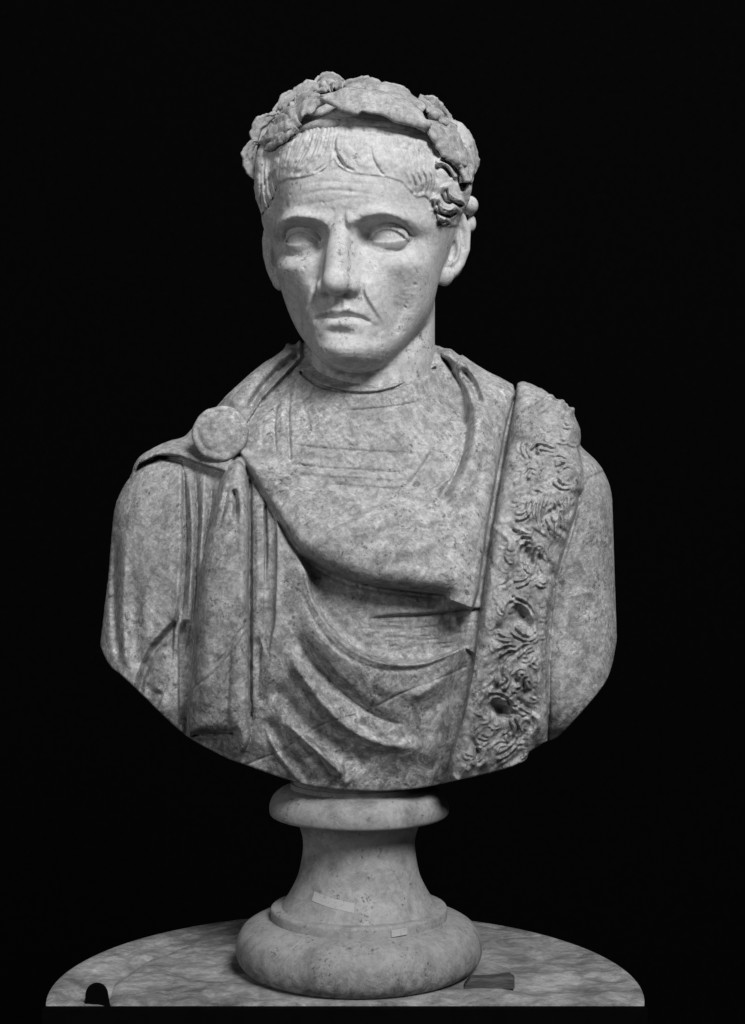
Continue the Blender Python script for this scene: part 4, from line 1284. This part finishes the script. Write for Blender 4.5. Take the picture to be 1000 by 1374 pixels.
# skirt down the rim
border = [j * nx for j in range(ny)] + [(ny - 1) * nx + i for i in range(1, nx)] + [j * nx + nx - 1 for j in range(ny - 2, -1, -1)] + [i for i in range(nx - 2, 0, -1)]
n0 = len(V)
for k in border: V.append((V[k][0], V[k][1], ZT - 34))
m = len(border)
for k in range(m):
    F.append((border[k], border[(k + 1) % m], n0 + (k + 1) % m, n0 + k))
slab = pymesh('slab', to_stand(np.array(V)), F, M_SLAB, stand)
import bmesh
bm = bmesh.new(); bm.from_mesh(slab.data); bmesh.ops.recalc_face_normals(bm, faces=bm.faces); bm.to_mesh(slab.data); bm.free()
slab.data.set_sharp_from_angle(angle=math.radians(50))

def boxmesh(name, lo, hi, mat, parent, tf, bev=0.0):
    bm = bmesh.new()
    bmesh.ops.create_cube(bm, size=1.0)
    for v in bm.verts:
        v.co = [(lo[i] + hi[i]) / 2 + v.co[i] * (hi[i] - lo[i]) for i in range(3)]
    if bev: bmesh.ops.bevel(bm, geom=bm.edges[:], offset=bev, segments=2, affect='EDGES')
    P = tf(np.array([v.co[:] for v in bm.verts]))
    for v, q in zip(bm.verts, P): v.co = q
    me = bpy.data.meshes.new(name); bm.to_mesh(me); bm.free()
    return link(name, me, mat, parent)
boxmesh('border_strip', (CX - RS + 6, YF - 14, ZT - 60), (CX + RS - 6, YF - 1.5, ZT - 3.5), M_BLACK, stand, to_stand, 1.0)  # added black strip over the slab front, standing in for a border

# ------------------------------------------------------------------ small things on the slab
Tn = NT('old_wood')
mp = Tn.add('ShaderNodeMapping', {'Vector': Tn.tc.outputs['Object'], 'Scale': (0.15, 1, 1)}).outputs[0]
M_WOOD = Tn.done(Tn.ramp(Tn.noise(500, 6, 0.7, 0.5, mp), [(0.3, 0.015), (0.65, 0.07)]), 0.75, Tn.bump(Tn.noise(400, 4, 0.6, 0, mp), 0.6, 0.001))
wx0, wx1, wy0, wy1 = 118.0, 182.0, -104.0, -84.0
def wedge():
    bm = bmesh.new()
    sec = [(0.0, 0.15, 1.0), (0.12, 0.75, 1.0), (0.5, 0.95, 1.0), (0.9, 1.0, 0.96), (1.0, 0.8, 0.85)]
    rows = []
    for t, hh, ww in sec:
        x = (t - 0.5) * (wx1 - wx0); w = (wy1 - wy0) / 2 * ww; H = 15.0 * hh * (1 + 0.12 * math.sin(9 * t))
        pr = [(-w, 0.0), (-w, H * 0.75), (-w * 0.8, H), (w * 0.8, H), (w, H * 0.75), (w, 0.0)]
        rows.append([bm.verts.new((x * S, a * S, b * S)) for a, b in pr])
    for a, b in zip(rows[:-1], rows[1:]):
        for i in range(6): bm.faces.new((a[i], a[(i + 1) % 6], b[(i + 1) % 6], b[i]))
    bm.faces.new(rows[0]); bm.faces.new(rows[-1][::-1])
    bmesh.ops.recalc_face_normals(bm, faces=bm.faces)
    me = bpy.data.meshes.new('wooden_wedge'); bm.to_mesh(me); bm.free()
    o = link('wooden_wedge', me, M_WOOD)
    o.location = W(((wx0 + wx1) / 2, (wy0 + wy1) / 2, ZT - 0.8)); o.rotation_euler[2] = math.radians(-3)
    tag(o, 'small dark wooden wedge lying on the slab beside the socle', 'wedge')
wedge()

def clip():  # plain black domed shape standing at the slab's front edge
    bm = bmesh.new()
    pr = [(-15, -8)] + [(-14 + 1.0 * math.cos(math.pi - 0) * 0 + 14 - 14 * math.cos(a), 8 + 15 * math.sin(a)) for a in np.linspace(0.05, math.pi - 0.05, 15)] + [(17, -8)]
    rows = []
    for y, k in ((-2.5, 0.93), (-1.5, 1.0), (1.5, 1.0), (2.5, 0.93)):
        rows.append([bm.verts.new((a * k * S, y * S, b * k * S)) for a, b in pr])
    n = len(pr)
    for a, b in zip(rows[:-1], rows[1:]):
        for i in range(n): bm.faces.new((a[i], a[(i + 1) % n], b[(i + 1) % n], b[i]))
    bm.faces.new(rows[0]); bm.faces.new(rows[-1][::-1])
    bmesh.ops.recalc_face_normals(bm, faces=bm.faces)
    me = bpy.data.meshes.new('black_dome'); bm.to_mesh(me); bm.free()
    o = link('black_dome', me, M_BLACK)
    o.location = W(((128 - 500) * (CD + YF - 5) / CD, YF - 4.2 + 10, ZT))
    tag(o, 'small black rounded shape at the left front edge of the slab', 'clip')
clip()

# ------------------------------------------------------------------ black backdrop
me = bpy.data.meshes.new('backdrop')
me.from_pydata([(-4, 0, -1.5), (4, 0, -1.5), (4, 0, 3.5), (-4, 0, 3.5)], [], [(0, 1, 2, 3)])
bd = link('backdrop', me, M_BLACK)
bd.location = (0, 1.4, 0)
tag(bd, kind='structure')
